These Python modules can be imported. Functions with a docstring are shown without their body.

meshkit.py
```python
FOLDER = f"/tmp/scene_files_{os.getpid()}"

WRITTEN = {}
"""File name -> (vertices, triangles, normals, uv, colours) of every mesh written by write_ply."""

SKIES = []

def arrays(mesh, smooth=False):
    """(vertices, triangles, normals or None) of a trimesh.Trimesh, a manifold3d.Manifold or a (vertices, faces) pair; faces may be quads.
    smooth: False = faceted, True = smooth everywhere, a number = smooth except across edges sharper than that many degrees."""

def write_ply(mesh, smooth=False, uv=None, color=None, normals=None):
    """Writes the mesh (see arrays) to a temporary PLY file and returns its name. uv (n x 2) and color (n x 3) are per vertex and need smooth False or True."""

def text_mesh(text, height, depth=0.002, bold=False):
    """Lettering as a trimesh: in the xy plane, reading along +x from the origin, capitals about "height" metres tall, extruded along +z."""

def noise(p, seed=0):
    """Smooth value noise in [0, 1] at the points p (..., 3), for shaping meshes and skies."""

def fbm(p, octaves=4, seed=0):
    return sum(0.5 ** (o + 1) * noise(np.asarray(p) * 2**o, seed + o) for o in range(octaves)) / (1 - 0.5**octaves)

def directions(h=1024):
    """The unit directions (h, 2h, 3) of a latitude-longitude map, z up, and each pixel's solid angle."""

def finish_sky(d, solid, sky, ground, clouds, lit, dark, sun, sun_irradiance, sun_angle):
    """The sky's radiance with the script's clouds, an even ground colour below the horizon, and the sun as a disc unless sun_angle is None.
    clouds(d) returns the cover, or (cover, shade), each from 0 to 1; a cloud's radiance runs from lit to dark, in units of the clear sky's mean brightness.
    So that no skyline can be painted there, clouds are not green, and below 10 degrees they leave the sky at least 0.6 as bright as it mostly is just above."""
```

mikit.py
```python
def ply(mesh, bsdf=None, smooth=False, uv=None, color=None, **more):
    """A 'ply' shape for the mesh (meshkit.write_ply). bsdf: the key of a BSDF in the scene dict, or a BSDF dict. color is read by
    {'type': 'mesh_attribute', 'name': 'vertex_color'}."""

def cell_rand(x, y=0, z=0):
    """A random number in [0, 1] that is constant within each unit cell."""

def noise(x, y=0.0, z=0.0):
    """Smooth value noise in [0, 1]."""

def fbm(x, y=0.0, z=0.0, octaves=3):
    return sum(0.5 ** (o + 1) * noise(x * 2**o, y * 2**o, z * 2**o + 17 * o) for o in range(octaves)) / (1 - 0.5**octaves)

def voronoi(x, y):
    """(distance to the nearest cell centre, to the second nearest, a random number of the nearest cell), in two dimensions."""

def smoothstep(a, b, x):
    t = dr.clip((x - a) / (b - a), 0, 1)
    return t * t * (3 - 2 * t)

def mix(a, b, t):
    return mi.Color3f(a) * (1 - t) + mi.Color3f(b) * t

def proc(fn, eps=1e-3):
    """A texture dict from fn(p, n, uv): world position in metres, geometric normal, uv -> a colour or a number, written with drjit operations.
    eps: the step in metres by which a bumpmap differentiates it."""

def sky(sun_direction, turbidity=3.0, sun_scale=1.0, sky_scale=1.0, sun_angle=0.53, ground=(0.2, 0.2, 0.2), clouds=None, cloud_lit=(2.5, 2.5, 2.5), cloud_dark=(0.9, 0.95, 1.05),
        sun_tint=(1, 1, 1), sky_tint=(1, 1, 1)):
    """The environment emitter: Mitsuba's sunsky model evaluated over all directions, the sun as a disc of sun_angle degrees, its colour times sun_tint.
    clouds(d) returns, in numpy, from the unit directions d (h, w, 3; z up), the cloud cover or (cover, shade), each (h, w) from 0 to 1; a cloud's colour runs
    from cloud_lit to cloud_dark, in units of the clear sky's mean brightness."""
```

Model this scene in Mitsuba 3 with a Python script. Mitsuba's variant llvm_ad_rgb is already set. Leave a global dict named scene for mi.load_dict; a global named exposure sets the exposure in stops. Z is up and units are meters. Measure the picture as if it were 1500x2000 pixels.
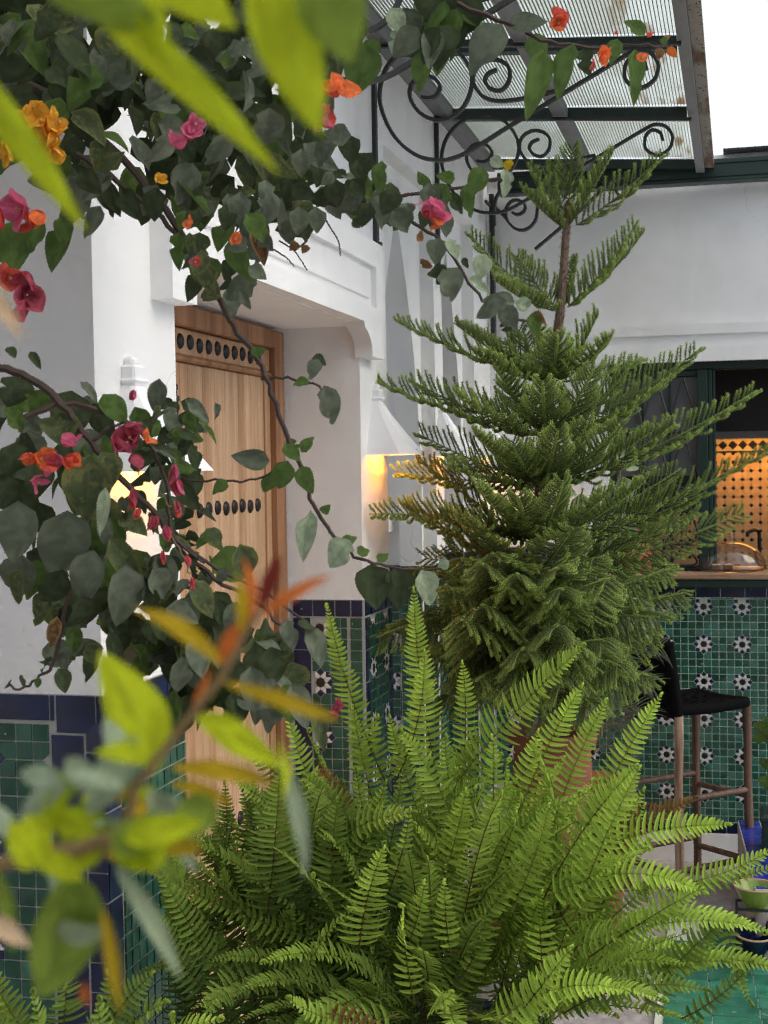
import math, random
import numpy as np, trimesh, manifold3d as m3, drjit as dr, mitsuba as mi, mikit, meshkit
from mikit import noise, fbm, smoothstep, mix, cell_rand
from shapely.geometry import Polygon, box as sbox, Point
from shapely.ops import unary_union
from shapely import affinity

T = mi.ScalarTransform4f
scene, labels = {}, {}
R = random.Random(7)
NR = np.random.RandomState(7)

# ------------------------------------------------------------------ camera
CAM = np.array([0.0, 0.0, 1.65])
YAW, PITCH, ROLL = map(math.radians, (13.87, -1.72, 0.9))
FWD = np.array([-math.sin(YAW) * math.cos(PITCH), math.cos(YAW) * math.cos(PITCH), math.sin(PITCH)])
_r0 = np.array([math.cos(YAW), math.sin(YAW), 0.0])
_u0 = np.cross(_r0, FWD)
UP = _u0 * math.cos(ROLL) + _r0 * math.sin(ROLL)
RT = _r0 * math.cos(ROLL) - _u0 * math.sin(ROLL)
FPX = 2800.0
scene['camera'] = dict(type='thinlens', fov=30.0, fov_axis='x', near_clip=0.05, far_clip=200.0,
                       aperture_radius=0.0019, focus_distance=3.1,
                       to_world=T().look_at(origin=CAM.tolist(), target=(CAM + FWD).tolist(), up=UP.tolist()))

# ------------------------------------------------------------------ daylight: bright overcast, softest from the open side of the court
exposure = 2.9
scene['daylight'] = mikit.sky((0.85, -0.18, 0.75), turbidity=3, sun_scale=0.15, sky_scale=0.9, sun_angle=40, sun_tint=(0.93, 1.0, 1.09),
                              clouds=lambda d: 1.0, cloud_lit=(1.66, 1.80, 2.0), ground=(0.3, 0.3, 0.28))


def ray(px, py):
    return FWD + (px - 750) / FPX * RT - (py - 1000) / FPX * UP


def at(px, py, dep):
    return CAM + dep * ray(px, py)


def onX(px, py, X):
    d = ray(px, py)
    return CAM + d * ((X - CAM[0]) / d[0])


def onY(px, py, Y):
    d = ray(px, py)
    return CAM + d * ((Y - CAM[1]) / d[1])


def onZ(px, py, Z):
    d = ray(px, py)
    return CAM + d * ((Z - CAM[2]) / d[2])


def project(p):
    q = np.asarray(p, float) - CAM
    z = q @ FWD
    return np.stack([750 + FPX * (q @ RT) / z, 1000 - FPX * (q @ UP) / z, z], -1)


# ------------------------------------------------------------------ helpers: entries
def numbered(key):
    if key not in scene and key not in labels:
        return key
    k = 1
    while f'{key}_{k:03d}' in scene or f'{key}_{k:03d}' in labels:
        k += 1
    return f'{key}_{k:03d}'


_next = {}


def newkey(base):
    n = _next.get(base)
    if n is None:
        _next[base] = 1
        return base
    _next[base] = n + 1
    return f'{base}_{n:03d}'


def thing(name, label, category, group=None, kind=None):
    key = newkey(name)
    d = {'label': label}
    if kind:
        d['kind'] = kind
    if category:
        d['category'] = category
    if group:
        d['group'] = group
    labels[key] = d
    return key


def put(name, mesh, bsdf, parent=None, smooth=False, label=None, kind=None, uv=None, color=None, **more):
    key = newkey(name if parent is None else parent + '__' + name)
    scene[key] = mikit.ply(mesh, bsdf, smooth=smooth, uv=uv, color=color, **more)
    if label or kind:
        labels[key] = {k: v for k, v in (('label', label), ('kind', kind)) if v}
    return key


def put_shared(name, shape, bsdf, M, parent=None, label=None, flip=False):
    key = newkey(name if parent is None else parent + '__' + name)
    scene[key] = {**shape, 'bsdf': {'type': 'ref', 'id': bsdf}, 'to_world': T(M)}
    if label:
        labels[key] = {'label': label}
    return key


# ------------------------------------------------------------------ helpers: meshes
def mbox(x0, x1, y0, y1, z0, z1, b=0.0):
    x0, x1 = min(x0, x1), max(x0, x1); y0, y1 = min(y0, y1), max(y0, y1); z0, z1 = min(z0, z1), max(z0, z1)
    if b <= 0:
        m = m3.Manifold.cube([x1 - x0, y1 - y0, z1 - z0]).translate([x0, y0, z0])
        return m
    b = min(b, (x1 - x0) / 2.2, (y1 - y0) / 2.2, (z1 - z0) / 2.2)
    pts = []
    for sx, sy, sz in np.ndindex(2, 2, 2):
        c = np.array([(x0, x1)[sx], (y0, y1)[sy], (z0, z1)[sz]])
        s = np.array([1 - 2 * sx, 1 - 2 * sy, 1 - 2 * sz]) * b
        for k in range(3):
            q = c + s
            q[k] = c[k]
            pts.append(q)
    return m3.Manifold.hull_points(np.array(pts))


def tm(m):
    q = m.to_mesh()
    return trimesh.Trimesh(q.vert_properties[:, :3], q.tri_verts, process=False)


def cat(ms):
    return trimesh.util.concatenate([tm(m) if hasattr(m, 'to_mesh') else m for m in ms])


def frames(pts):
    p = np.asarray(pts, float)
    t = np.gradient(p, axis=0)
    t /= np.linalg.norm(t, axis=1, keepdims=True) + 1e-12
    return p, t


def tube(pts, rad, sides=6, cap=True):
    p, t = frames(pts)
    n = len(p)
    rad = np.broadcast_to(np.asarray(rad, float), (n,))
    ref = np.array([0, 0, 1.0]) if abs(t[0][2]) < 0.9 else np.array([1.0, 0, 0])
    a = np.cross(t[0], ref); a /= np.linalg.norm(a)
    V = []
    ang = np.arange(sides) * 2 * np.pi / sides
    for i in range(n):
        a = a - t[i] * (a @ t[i]); a /= np.linalg.norm(a) + 1e-12
        b = np.cross(t[i], a)
        V.append(p[i] + rad[i] * (np.cos(ang)[:, None] * a + np.sin(ang)[:, None] * b))
    V = np.vstack(V)
    Fs = []
    for i in range(n - 1):
        for k in range(sides):
            k2 = (k + 1) % sides
            Fs += [[i * sides + k, i * sides + k2, (i + 1) * sides + k2], [i * sides + k, (i + 1) * sides + k2, (i + 1) * sides + k]]
    if cap:
        V = np.vstack([V, p[0], p[-1]])
        c0, c1 = len(V) - 2, len(V) - 1
        for k in range(sides):
            k2 = (k + 1) % sides
            Fs += [[c0, k2, k], [c1, (n - 1) * sides + k, (n - 1) * sides + k2]]
    return trimesh.Trimesh(V, np.array(Fs), process=False)


def strap(pts, wide, thin, axis):
    """a flat bar bent along pts, its broad side across 'axis'"""
    p, t = frames(pts)
    a = np.asarray(axis, float)
    V = []
    for i in range(len(p)):
        nrm = np.cross(t[i], a); nrm /= np.linalg.norm(nrm) + 1e-9
        for s, q in ((-1, -1), (1, -1), (1, 1), (-1, 1)):
            V.append(p[i] + a * wide / 2 * s + nrm * thin / 2 * q)
    Fs = []
    for i in range(len(p) - 1):
        for k in range(4):
            k2 = (k + 1) % 4
            Fs += [[4 * i + k, 4 * i + k2, 4 * i + 4 + k2], [4 * i + k, 4 * i + 4 + k2, 4 * i + 4 + k]]
    n = 4 * (len(p) - 1)
    Fs += [[0, 2, 1], [0, 3, 2], [n, n + 1, n + 2], [n, n + 2, n + 3]]
    return trimesh.Trimesh(np.array(V), np.array(Fs), process=False)


def spline(pts, n=8):
    """Catmull-Rom through pts"""
    p = np.asarray(pts, float)
    if len(p) < 3:
        s = np.linspace(0, 1, n + 1)[:, None]
        return p[0] * (1 - s) + p[-1] * s
    q = np.vstack([2 * p[0] - p[1], p, 2 * p[-1] - p[-2]])
    out = []
    for i in range(1, len(q) - 2):
        for s in np.arange(n) / n:
            out.append(0.5 * (2 * q[i] + (q[i + 1] - q[i - 1]) * s + (2 * q[i - 1] - 5 * q[i] + 4 * q[i + 1] - q[i + 2]) * s * s + (3 * q[i] - q[i - 1] - 3 * q[i + 1] + q[i + 2]) * s ** 3))
    out.append(q[-2])
    return np.array(out)


def lathe(profile, c=(0, 0, 0), sides=32):
    m = trimesh.creation.revolve(np.asarray(profile, float), sections=sides)
    m.apply_translation(c)
    return m


def extrude(poly, h):
    if poly.geom_type != 'Polygon':
        return trimesh.util.concatenate([trimesh.creation.extrude_polygon(g, h, engine='earcut') for g in poly.geoms if g.geom_type == 'Polygon' and g.area > 1e-9])
    return trimesh.creation.extrude_polygon(poly, h, engine='earcut')


def frame_mat(o, x, y, z):
    M = np.eye(4)
    M[:3, 0], M[:3, 1], M[:3, 2], M[:3, 3] = x, y, z, o
    return M


def yz_slab(poly, x0, x1):
    """polygon in (Y, Z) extruded from x0 to x1 (x1 > x0)"""
    m = extrude(poly, x1 - x0)
    m.apply_transform(frame_mat((x0, 0, 0), (0, 1, 0), (0, 0, 1), (1, 0, 0)))
    return m


def plaster(m, amp=0.003, grid=0.06, seed=3, scale=2.2, soft=0.004):
    """hand-trowelled: refine and push the faces about a little"""
    man = m if hasattr(m, 'to_mesh') else m3.Manifold(m3.Mesh(np.asarray(m.vertices, np.float32), np.asarray(m.faces, np.uint32)))
    man = man.refine_to_length(grid)
    t = tm(man)
    v = np.array(t.vertices)
    q = v * scale
    v += amp * 2 * np.stack([meshkit.fbm(q + 11.3 * k, 3, seed + k) - 0.5 for k in range(3)], -1)
    t.vertices = v
    return t


# ------------------------------------------------------------------ materials
def two(d):
    return {'type': 'twosided', 'bsdf': d}


def princ(col, rough=0.6, **k):
    c = {'type': 'rgb', 'value': list(col)} if isinstance(col, (tuple, list)) else col
    return {'type': 'principled', 'base_color': c, 'roughness': rough, **k}


def mat(key, d):
    scene[key] = d
    return key


def f_plaster(p, n, uv):
    a = fbm(p.x * 3.1, p.y * 3.1, p.z * 3.1, 4)
    streak = fbm(p.x * 14 + p.y * 14, 3.0, p.z * 1.6, 3)
    grime = smoothstep(0.57, 0.8, fbm(p.x * 9 + 4, p.y * 9, p.z * 5, 4))
    wig = fbm(p.x * 2.6 + 5, p.y * 2.6, p.z * 2.6, 4)
    crack = (1 - smoothstep(0.0, 0.0035, dr.abs(wig - 0.5))) * smoothstep(0.58, 0.68, noise(p.x * 1.7, p.y * 1.7, p.z * 1.7 + 9))
    return (1 - 0.22 * crack) * mix((0.83, 0.83, 0.83), (0.72, 0.72, 0.715), smoothstep(0.35, 0.75, a) * 0.6 + smoothstep(0.55, 0.85, streak) * 0.4) * (1 - 0.05 * grime)


def f_plbump(p, n, uv):
    return 0.6 * fbm(p.x * 26, p.y * 26, p.z * 26, 3) + 0.4 * fbm(p.x * 130, p.y * 130, p.z * 130, 2)


mat('white_plaster', two({'type': 'bumpmap', 'scale': 0.004, 'tex': mikit.proc(f_plbump, eps=2e-3), 'bsdf': princ(mikit.proc(f_plaster), 0.75, specular=0.3)}))


def wood_fn(c0, c1, fz, fx, axis='z'):
    def f(p, n, uv):
        a, b, c = (p.x, p.y, p.z) if axis == 'z' else ((p.z, p.y, p.x) if axis == 'x' else (p.x, p.z, p.y))
        board = fbm(a * 8 + 3, b * 8, c * 0.4, 2)
        g = fbm(a * fx, b * fx, c * fz, 4)
        fine = noise(a * 420, b * 420, c * 9)
        t = smoothstep(0.25, 0.78, g * 0.75 + 0.25 * fine)
        return mix(c0, c1, t) * (0.75 + 0.5 * board)
    return f


mat('door_wood', two(princ(mikit.proc(wood_fn((0.37, 0.20, 0.10), (0.53, 0.325, 0.19), 2.2, 60)), 0.5)))
mat('door_wood_pale', two(princ(mikit.proc(wood_fn((0.44, 0.26, 0.145), (0.60, 0.395, 0.245), 2.0, 52)), 0.5)))
mat('frame_wood', two(princ(mikit.proc(wood_fn((0.22, 0.095, 0.04), (0.38, 0.19, 0.09), 2.0, 46)), 0.5)))
mat('counter_wood', two(princ(mikit.proc(wood_fn((0.26, 0.15, 0.09), (0.44, 0.29, 0.2), 2.5, 40, 'x')), 0.5)))
mat('stool_wood', two(princ(mikit.proc(wood_fn((0.075, 0.042, 0.03), (0.20, 0.115, 0.08), 4, 70)), 0.55)))
mat('stool_wood_bare', two(princ(mikit.proc(wood_fn((0.2, 0.11, 0.07), (0.55, 0.4, 0.3), 4, 60)), 0.6)))
mat('black_iron', two(princ((0.012, 0.013, 0.016), 0.38, specular=0.6)))
mat('stud_iron', two(princ((0.02, 0.018, 0.018), 0.42, metallic=0.4)))
mat('green_paint', two(princ((0.006, 0.024, 0.019), 0.4)))
mat('black_paint', two(princ((0.008, 0.009, 0.010), 0.45)))


def f_grey(p, n, uv):
    return mix((0.15, 0.155, 0.16), (0.25, 0.25, 0.255), fbm(p.x * 20, p.y * 5, p.z * 20, 4))


mat('grey_paint', two(princ(mikit.proc(f_grey), 0.5)))


def f_rust(p, n, uv):
    a = fbm(p.x * 30, p.y * 6, p.z * 30, 4)
    b = fbm(p.x * 160, p.y * 90, p.z * 160 + 7, 4)
    c = mix((0.33, 0.30, 0.26), (0.15, 0.09, 0.06), smoothstep(0.38, 0.68, a))
    return mix(c, (0.03, 0.022, 0.02), smoothstep(0.6, 0.8, b))


mat('stained_board', two(princ(mikit.proc(f_rust), 0.8)))


def f_poly(p, n, uv):
    edge = smoothstep(-0.45, -0.16, p.x)
    a = fbm(p.x * 9, p.y * 2.5, 1.0, 4)
    c = mix((0.86, 0.89, 0.87), (0.76, 0.78, 0.74), smoothstep(0.35, 0.7, a))
    d = smoothstep(0.52, 0.75, fbm(p.x * 34, p.y * 5, 4.0, 4)) * edge
    return mix(c, (0.42, 0.29, 0.16), d * 0.8)


mat('poly_sheet', {'type': 'principledthin', 'base_color': mikit.proc(f_poly), 'roughness': 0.45, 'diff_trans': 1.7, 'spec_trans': 0.0})
mat('poly_rib', {'type': 'principledthin', 'base_color': {'type': 'rgb', 'value': [0.52, 0.56, 0.54]}, 'roughness': 0.4, 'diff_trans': 1.1})


def glaze(base, var, rough=0.16, chip=True):
    def f(p, n, uv):
        a = fbm(p.x * 22, p.y * 22, p.z * 22, 3)
        k = noise(p.x * 31 + 2, p.y * 31, p.z * 31)
        c = mix(base, var, smoothstep(0.25, 0.75, a * 0.6 + k * 0.4))
        if chip:
            s = smoothstep(0.80, 0.84, noise(p.x * 120, p.y * 120, p.z * 120 + 5) * 0.6 + 0.4 * noise(p.x * 41, p.y * 41 + 8, p.z * 41))
            c = mix(c, (0.42, 0.44, 0.40), s * 0.75)
        return c
    return two(princ(mikit.proc(f), rough, specular=0.5))


mat('green_tile', glaze((0.014, 0.070, 0.044), (0.024, 0.110, 0.075)))
mat('green_tile_deep', glaze((0.007, 0.052, 0.030), (0.014, 0.085, 0.055)))
mat('green_tile_light', glaze((0.028, 0.115, 0.078), (0.06, 0.19, 0.14)))
mat('blue_tile', glaze((0.004, 0.008, 0.034), (0.008, 0.016, 0.07)))
mat('blue_tile_bright', glaze((0.014, 0.02, 0.21), (0.03, 0.045, 0.34)))
mat('white_tile', glaze((0.62, 0.61, 0.58), (0.74, 0.73, 0.70), chip=False))
mat('black_tile', glaze((0.008, 0.007, 0.010), (0.016, 0.014, 0.018), chip=False))
mat('amber_tile', glaze((0.60, 0.46, 0.27), (0.72, 0.58, 0.38), 0.3, chip=False))
mat('floor_green', glaze((0.028, 0.15, 0.090), (0.055, 0.25, 0.165), 0.2))
mat('floor_green_dark', glaze((0.018, 0.105, 0.064), (0.04, 0.185, 0.125), 0.2))
mat('grout', two(princ((0.58, 0.62, 0.54), 0.9)))
mat('dark_grout', two(princ((0.36, 0.37, 0.34), 0.9)))


def f_paving(p, n, uv):
    a = fbm(p.x * 5, p.y * 5, 1.0, 4)
    b = fbm(p.x * 40, p.y * 40, 2.0, 3)
    return mix((0.30, 0.28, 0.275), (0.40, 0.375, 0.37), a) * (0.7 + 0.55 * b)


mat('paving_stone', two({'type': 'bumpmap', 'scale': 0.01, 'tex': mikit.proc(lambda p, n, uv: fbm(p.x * 22, p.y * 22, 0.0, 4), eps=3e-3), 'bsdf': princ(mikit.proc(f_paving), 0.8)}))


def f_terra(p, n, uv):
    a = fbm(p.x * 12, p.y * 12, p.z * 12, 4)
    return mix((0.17, 0.052, 0.03), (0.27, 0.10, 0.06), a)


mat('terracotta', two(princ(mikit.proc(f_terra), 0.8)))
mat('red_clay', two(princ((0.42, 0.10, 0.065), 0.6)))
mat('black_cord', two({'type': 'bumpmap', 'scale': 0.004, 'tex': mikit.proc(lambda p, n, uv: noise(p.x * 260, p.y * 260, p.z * 260), eps=1e-3), 'bsdf': princ((0.003, 0.003, 0.004), 0.8, specular=0.12)}))
mat('clear_glass', {'type': 'thindielectric', 'int_ior': 1.5})
mat('solid_glass', {'type': 'dielectric', 'int_ior': 1.5})
mat('smoky_pane', two(princ((0.12, 0.12, 0.125), 0.3, specular=0.5)))
mat('cabinet_dark', two(princ((0.016, 0.014, 0.013), 0.35)))
mat('cake', two(princ((0.10, 0.035, 0.014), 0.7)))
mat('green_glaze', two(princ((0.20, 0.30, 0.05), 0.22)))
mat('navy_glaze', two(princ((0.006, 0.010, 0.045), 0.14)))
mat('bare_rim', two(princ((0.50, 0.33, 0.22), 0.6)))
mat('lamp_plaster', two(princ((0.82, 0.82, 0.84), 0.8)))
mat('bulb_glow', two(princ((0.9, 0.8, 0.6), 0.5)))
mat('soil', two(princ((0.025, 0.018, 0.012), 0.95)))
# ------------------------------------------------------------------ ground and paving
XW = -1.02          # face of the house wall
YB = 6.05           # face of the bar wall
XD = -1.27          # face of the door
YP = 2.17           # near end of the house wall
g = trimesh.Trimesh([[-60, -60, 0], [60, -60, 0], [60, 60, 0], [-60, 60, 0]], [[0, 1, 2], [0, 2, 3]], process=False)
put('paved_ground', g, 'paving_stone', label='rough grey stone paving of the courtyard', kind='structure')

# ------------------------------------------------------------------ tile work
PITCH_T = 0.0309
_tilecache = {}
TILES = {}
bar_key = 'bar_wall'


def tile_shape(poly, h):
    """a tile with softened upper edges: shape dict in its own frame (x, y in the face, z proud)"""
    k = (tuple(np.round(np.array(poly.exterior.coords).ravel(), 5)), h)
    if k not in _tilecache:
        c = np.array(poly.exterior.coords)[:-1]
        if not poly.exterior.is_ccw:
            c = c[::-1]
        n = len(c)
        b = 0.0009
        inner = poly.buffer(-b, join_style=2)
        ic = np.array(inner.exterior.coords)[:-1] if inner.geom_type == 'Polygon' and len(inner.exterior.coords) - 1 == n else None
        if ic is not None:
            if not inner.exterior.is_ccw:
                ic = ic[::-1]
            j = np.argmin(np.linalg.norm(ic - c[0], axis=1))
            ic = np.roll(ic, -j, axis=0)
        else:
            ic = c + (c.mean(0) - c) * 0.06
        V = np.vstack([np.c_[c, np.zeros(n)], np.c_[c, np.full(n, h - b * 0.8)], np.c_[ic, np.full(n, h)], [[*ic.mean(0), h + 0.0002]]])
        Fs = []
        for i in range(n):
            j = (i + 1) % n
            Fs += [[i, j, n + j], [i, n + j, n + i], [n + i, n + j, 2 * n + j], [n + i, 2 * n + j, 2 * n + i], [2 * n + i, 2 * n + j, 3 * n]]
        _tilecache[k] = mikit.ply((V, np.array(Fs)), None), (V, np.array(Fs))
    return _tilecache[k]


def shift(poly):
    c = poly.centroid
    return affinity.translate(poly, -c.x, -c.y), (c.x, c.y)


def star_pieces():
    blk = sbox(-1, -1, 1, 1)
    out = []
    corners = [sbox(sx * 0.52 if sx > 0 else -1, sy * 0.52 if sy > 0 else -1, 1 if sx > 0 else -0.52, 1 if sy > 0 else -0.52) for sx in (-1, 1) for sy in (-1, 1)]
    dias = [Polygon([(0.62, 0), (0.98, 0.37), (1.36, 0), (0.98, -0.37)])]
    dias = [affinity.rotate(dias[0], 90 * k, origin=(0, 0)) for k in range(4)]
    ctr = Polygon([(r * math.cos(math.radians(22.5 * k)), r * math.sin(math.radians(22.5 * k))) for k in range(16) for r in [0.43 if k % 2 else 0.50]])
    out += [('b', p) for p in corners + dias]
    out.append(('k', ctr))
    white = blk.difference(unary_union(corners + dias + [ctr]))
    for k in range(8):
        a0, a1 = math.radians(45 * k), math.radians(45 * (k + 1))
        wedge = Polygon([(0, 0), (3 * math.cos(a0), 3 * math.sin(a0)), (3 * math.cos(a1), 3 * math.sin(a1))])
        q = white.intersection(wedge)
        if q.geom_type != 'Polygon':
            q = max(q.geoms, key=lambda g: g.area)
        out.append(('w', q))
    return out, unary_union(dias + [blk])


STAR, STAR_OUT = star_pieces()


def tile_field(holder, o, ex, ey, u0, u1, v0, v1, star0, seen, rows_top=(), border=None, seed=1):
    """square tiles of PITCH_T with an eight-pointed star every five tiles. o: origin; ex, ey: unit axes of the face; u, v in metres.
    star0: the node (in tiles) of one star. rows_top: (v_low, v_high, width, material) bands of long tiles.  seen(world, u, v) says what can show."""
    P = PITCH_T
    rr = random.Random(seed)
    o, ex, ey = (np.asarray(x, float) for x in (o, ex, ey))
    nz = np.cross(ex, ey)
    got = []
    nu0, nu1 = int(math.floor(u0 / P)), int(math.ceil(u1 / P))
    nv0, nv1 = int(math.floor(v0 / P)), int(math.ceil(v1 / P))
    stars = []
    if star0:
        for i in range(nu0 - 5, nu1 + 6):
            for j in range(nv0 - 5, nv1 + 6):
                if (i - star0[0]) % 5 == 0 and (j - star0[1]) % 5 == 0:
                    stars.append((i, j))
    near = {}
    for s in stars:
        for di in (-2, -1, 0, 1):
            for dj in (-2, -1, 0, 1):
                near.setdefault((s[0] + di, s[1] + dj), []).append(s)
    rect = sbox(u0 / P, v0 / P, u1 / P, v1 / P)
    for i in range(nu0, nu1 + 1):
        for j in range(nv0, nv1 + 1):
            q = sbox(i, j, i + 1, j + 1)
            for s in near.get((i, j), ()):
                q = q.difference(affinity.translate(STAR_OUT, *s))
            q = q.intersection(rect)
            if q.is_empty or q.geom_type != 'Polygon' or q.area < 0.15:
                continue
            r = rr.random()
            m = ('green_tile' if r < 0.5 else ('green_tile_light' if r < 0.9 else 'green_tile_deep')) if holder == bar_key else ('green_tile_deep' if r < 0.7 else ('green_tile' if r < 0.97 else 'green_tile_light'))
            got.append((affinity.scale(q, P, P, origin=(0, 0)), m))
    for s in stars:
        for k, q in STAR:
            q = affinity.translate(q, *s)
            if rect.contains(q):
                got.append((affinity.scale(q, P, P, origin=(0, 0)), {'b': 'blue_tile', 'k': 'black_tile', 'w': 'white_tile'}[k]))
    for (a, b, w, m, uu0, uu1) in rows_top:
        u = uu0
        while u < uu1 - 1e-4:
            ww = min(w * rr.uniform(0.9, 1.1), uu1 - u)
            got.append((sbox(u, a, u + ww, b), m))
            u += ww
    for poly, m in got:
        gap = 0.0016 if poly.area > 3e-4 else 0.0007
        q = poly.buffer(-gap, join_style=2)
        if q.is_empty or q.geom_type != 'Polygon':
            continue
        q, (cu, cv) = shift(q)
        w = o + ex * cu + ey * cv
        if not seen(w):
            continue
        q = Polygon(np.round(np.array(q.exterior.coords), 4))
        shp, raw = tile_shape(q, 0.0032)
        tx, ty = rr.gauss(0, 0.022), rr.gauss(0, 0.022)
        z = nz + ex * tx + ey * ty; z /= np.linalg.norm(z)
        x = ex - z * (ex @ z); x /= np.linalg.norm(x)
        M = frame_mat(w + nz * rr.uniform(-0.0006, 0.0006), x, np.cross(z, x), z)
        size = math.sqrt(poly.area) / max(0.2, np.linalg.norm(w - CAM)) * abs(nz @ (w - CAM)) / np.linalg.norm(w - CAM)
        if m == 'dark':
            m = 'blue_tile'
        TILES.setdefault(holder, []).append((size, shp, raw, m, M))


def lay_tiles(holder, name='tile', most=300):
    ts = sorted(TILES[holder], key=lambda t: -t[0])
    for size, shp, raw, m, M in ts[:most]:
        put_shared(name, shp, m, M, holder)
    rest = {}
    for size, shp, raw, m, M in ts[most:]:
        v = raw[0] @ M[:3, :3].T + M[:3, 3]
        rest.setdefault(m, []).append((v, raw[1]))
    for i, (m, l) in enumerate(sorted(rest.items())):
        n = np.cumsum([0] + [len(v) for v, f in l])
        scene[f'{holder}__tilework__{i + 1:03d}'] = mikit.ply((np.vstack([v for v, f in l]), np.vstack([f + a for (v, f), a in zip(l, n)])), m)
    if rest:
        labels[f'{holder}__tilework'] = {'label': 'small glazed zellige tiles filling the rest of the dado', 'kind': 'stuff'}


def in_frame(w, pad=25):
    x, y, z = project(w)
    return z > 0.2 and -pad < x < 1500 + pad and -pad < y < 2000 + pad


# ------------------------------------------------------------------ the house wall on the left
house = thing('house_wall', 'white plastered house wall along the left with a deep doorway, arched niches and dado', 'wall')
DY0, DY1, DZ = 2.52, 3.87, 2.05          # doorway
outer = sbox(YP, -0.05, 4.19, 4.3).difference(sbox(DY0, -0.2, DY1, DZ))
near_slab = yz_slab(outer, XD - 0.06, XW)
pier = mbox(-2.6, XD - 0.06 + 0.001, YP, YP + 0.3, -0.05, 4.3)
put('near_wall', plaster(cat([near_slab]), seed=3), 'white_plaster', house, smooth=35)
put('end_wall', plaster(pier, seed=5), 'white_plaster', house, smooth=35)
# arched screen: thin wall with two pointed arches, in a rectangular recess each
BAYS = [(4.19, 4.90, 2.62), (5.04, 5.68, 2.62)]


def arch(y0, y1, spring, apex, n=14):
    mid, w = (y0 + y1) / 2, (y1 - y0) / 2
    pts = [(y0, -0.2)]
    for k in range(n + 1):
        t = k / n
        pts.append((y0 + w * (1 - math.cos(t * math.pi / 2)) ** 1.0 if False else y0 + w * t ** 1.9, spring + (apex - spring) * t))
    for k in range(n, -1, -1):
        t = k / n
        pts.append((y1 - w * t ** 1.9, spring + (apex - spring) * t))
    pts.append((y1, -0.2))
    return Polygon(pts)


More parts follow.
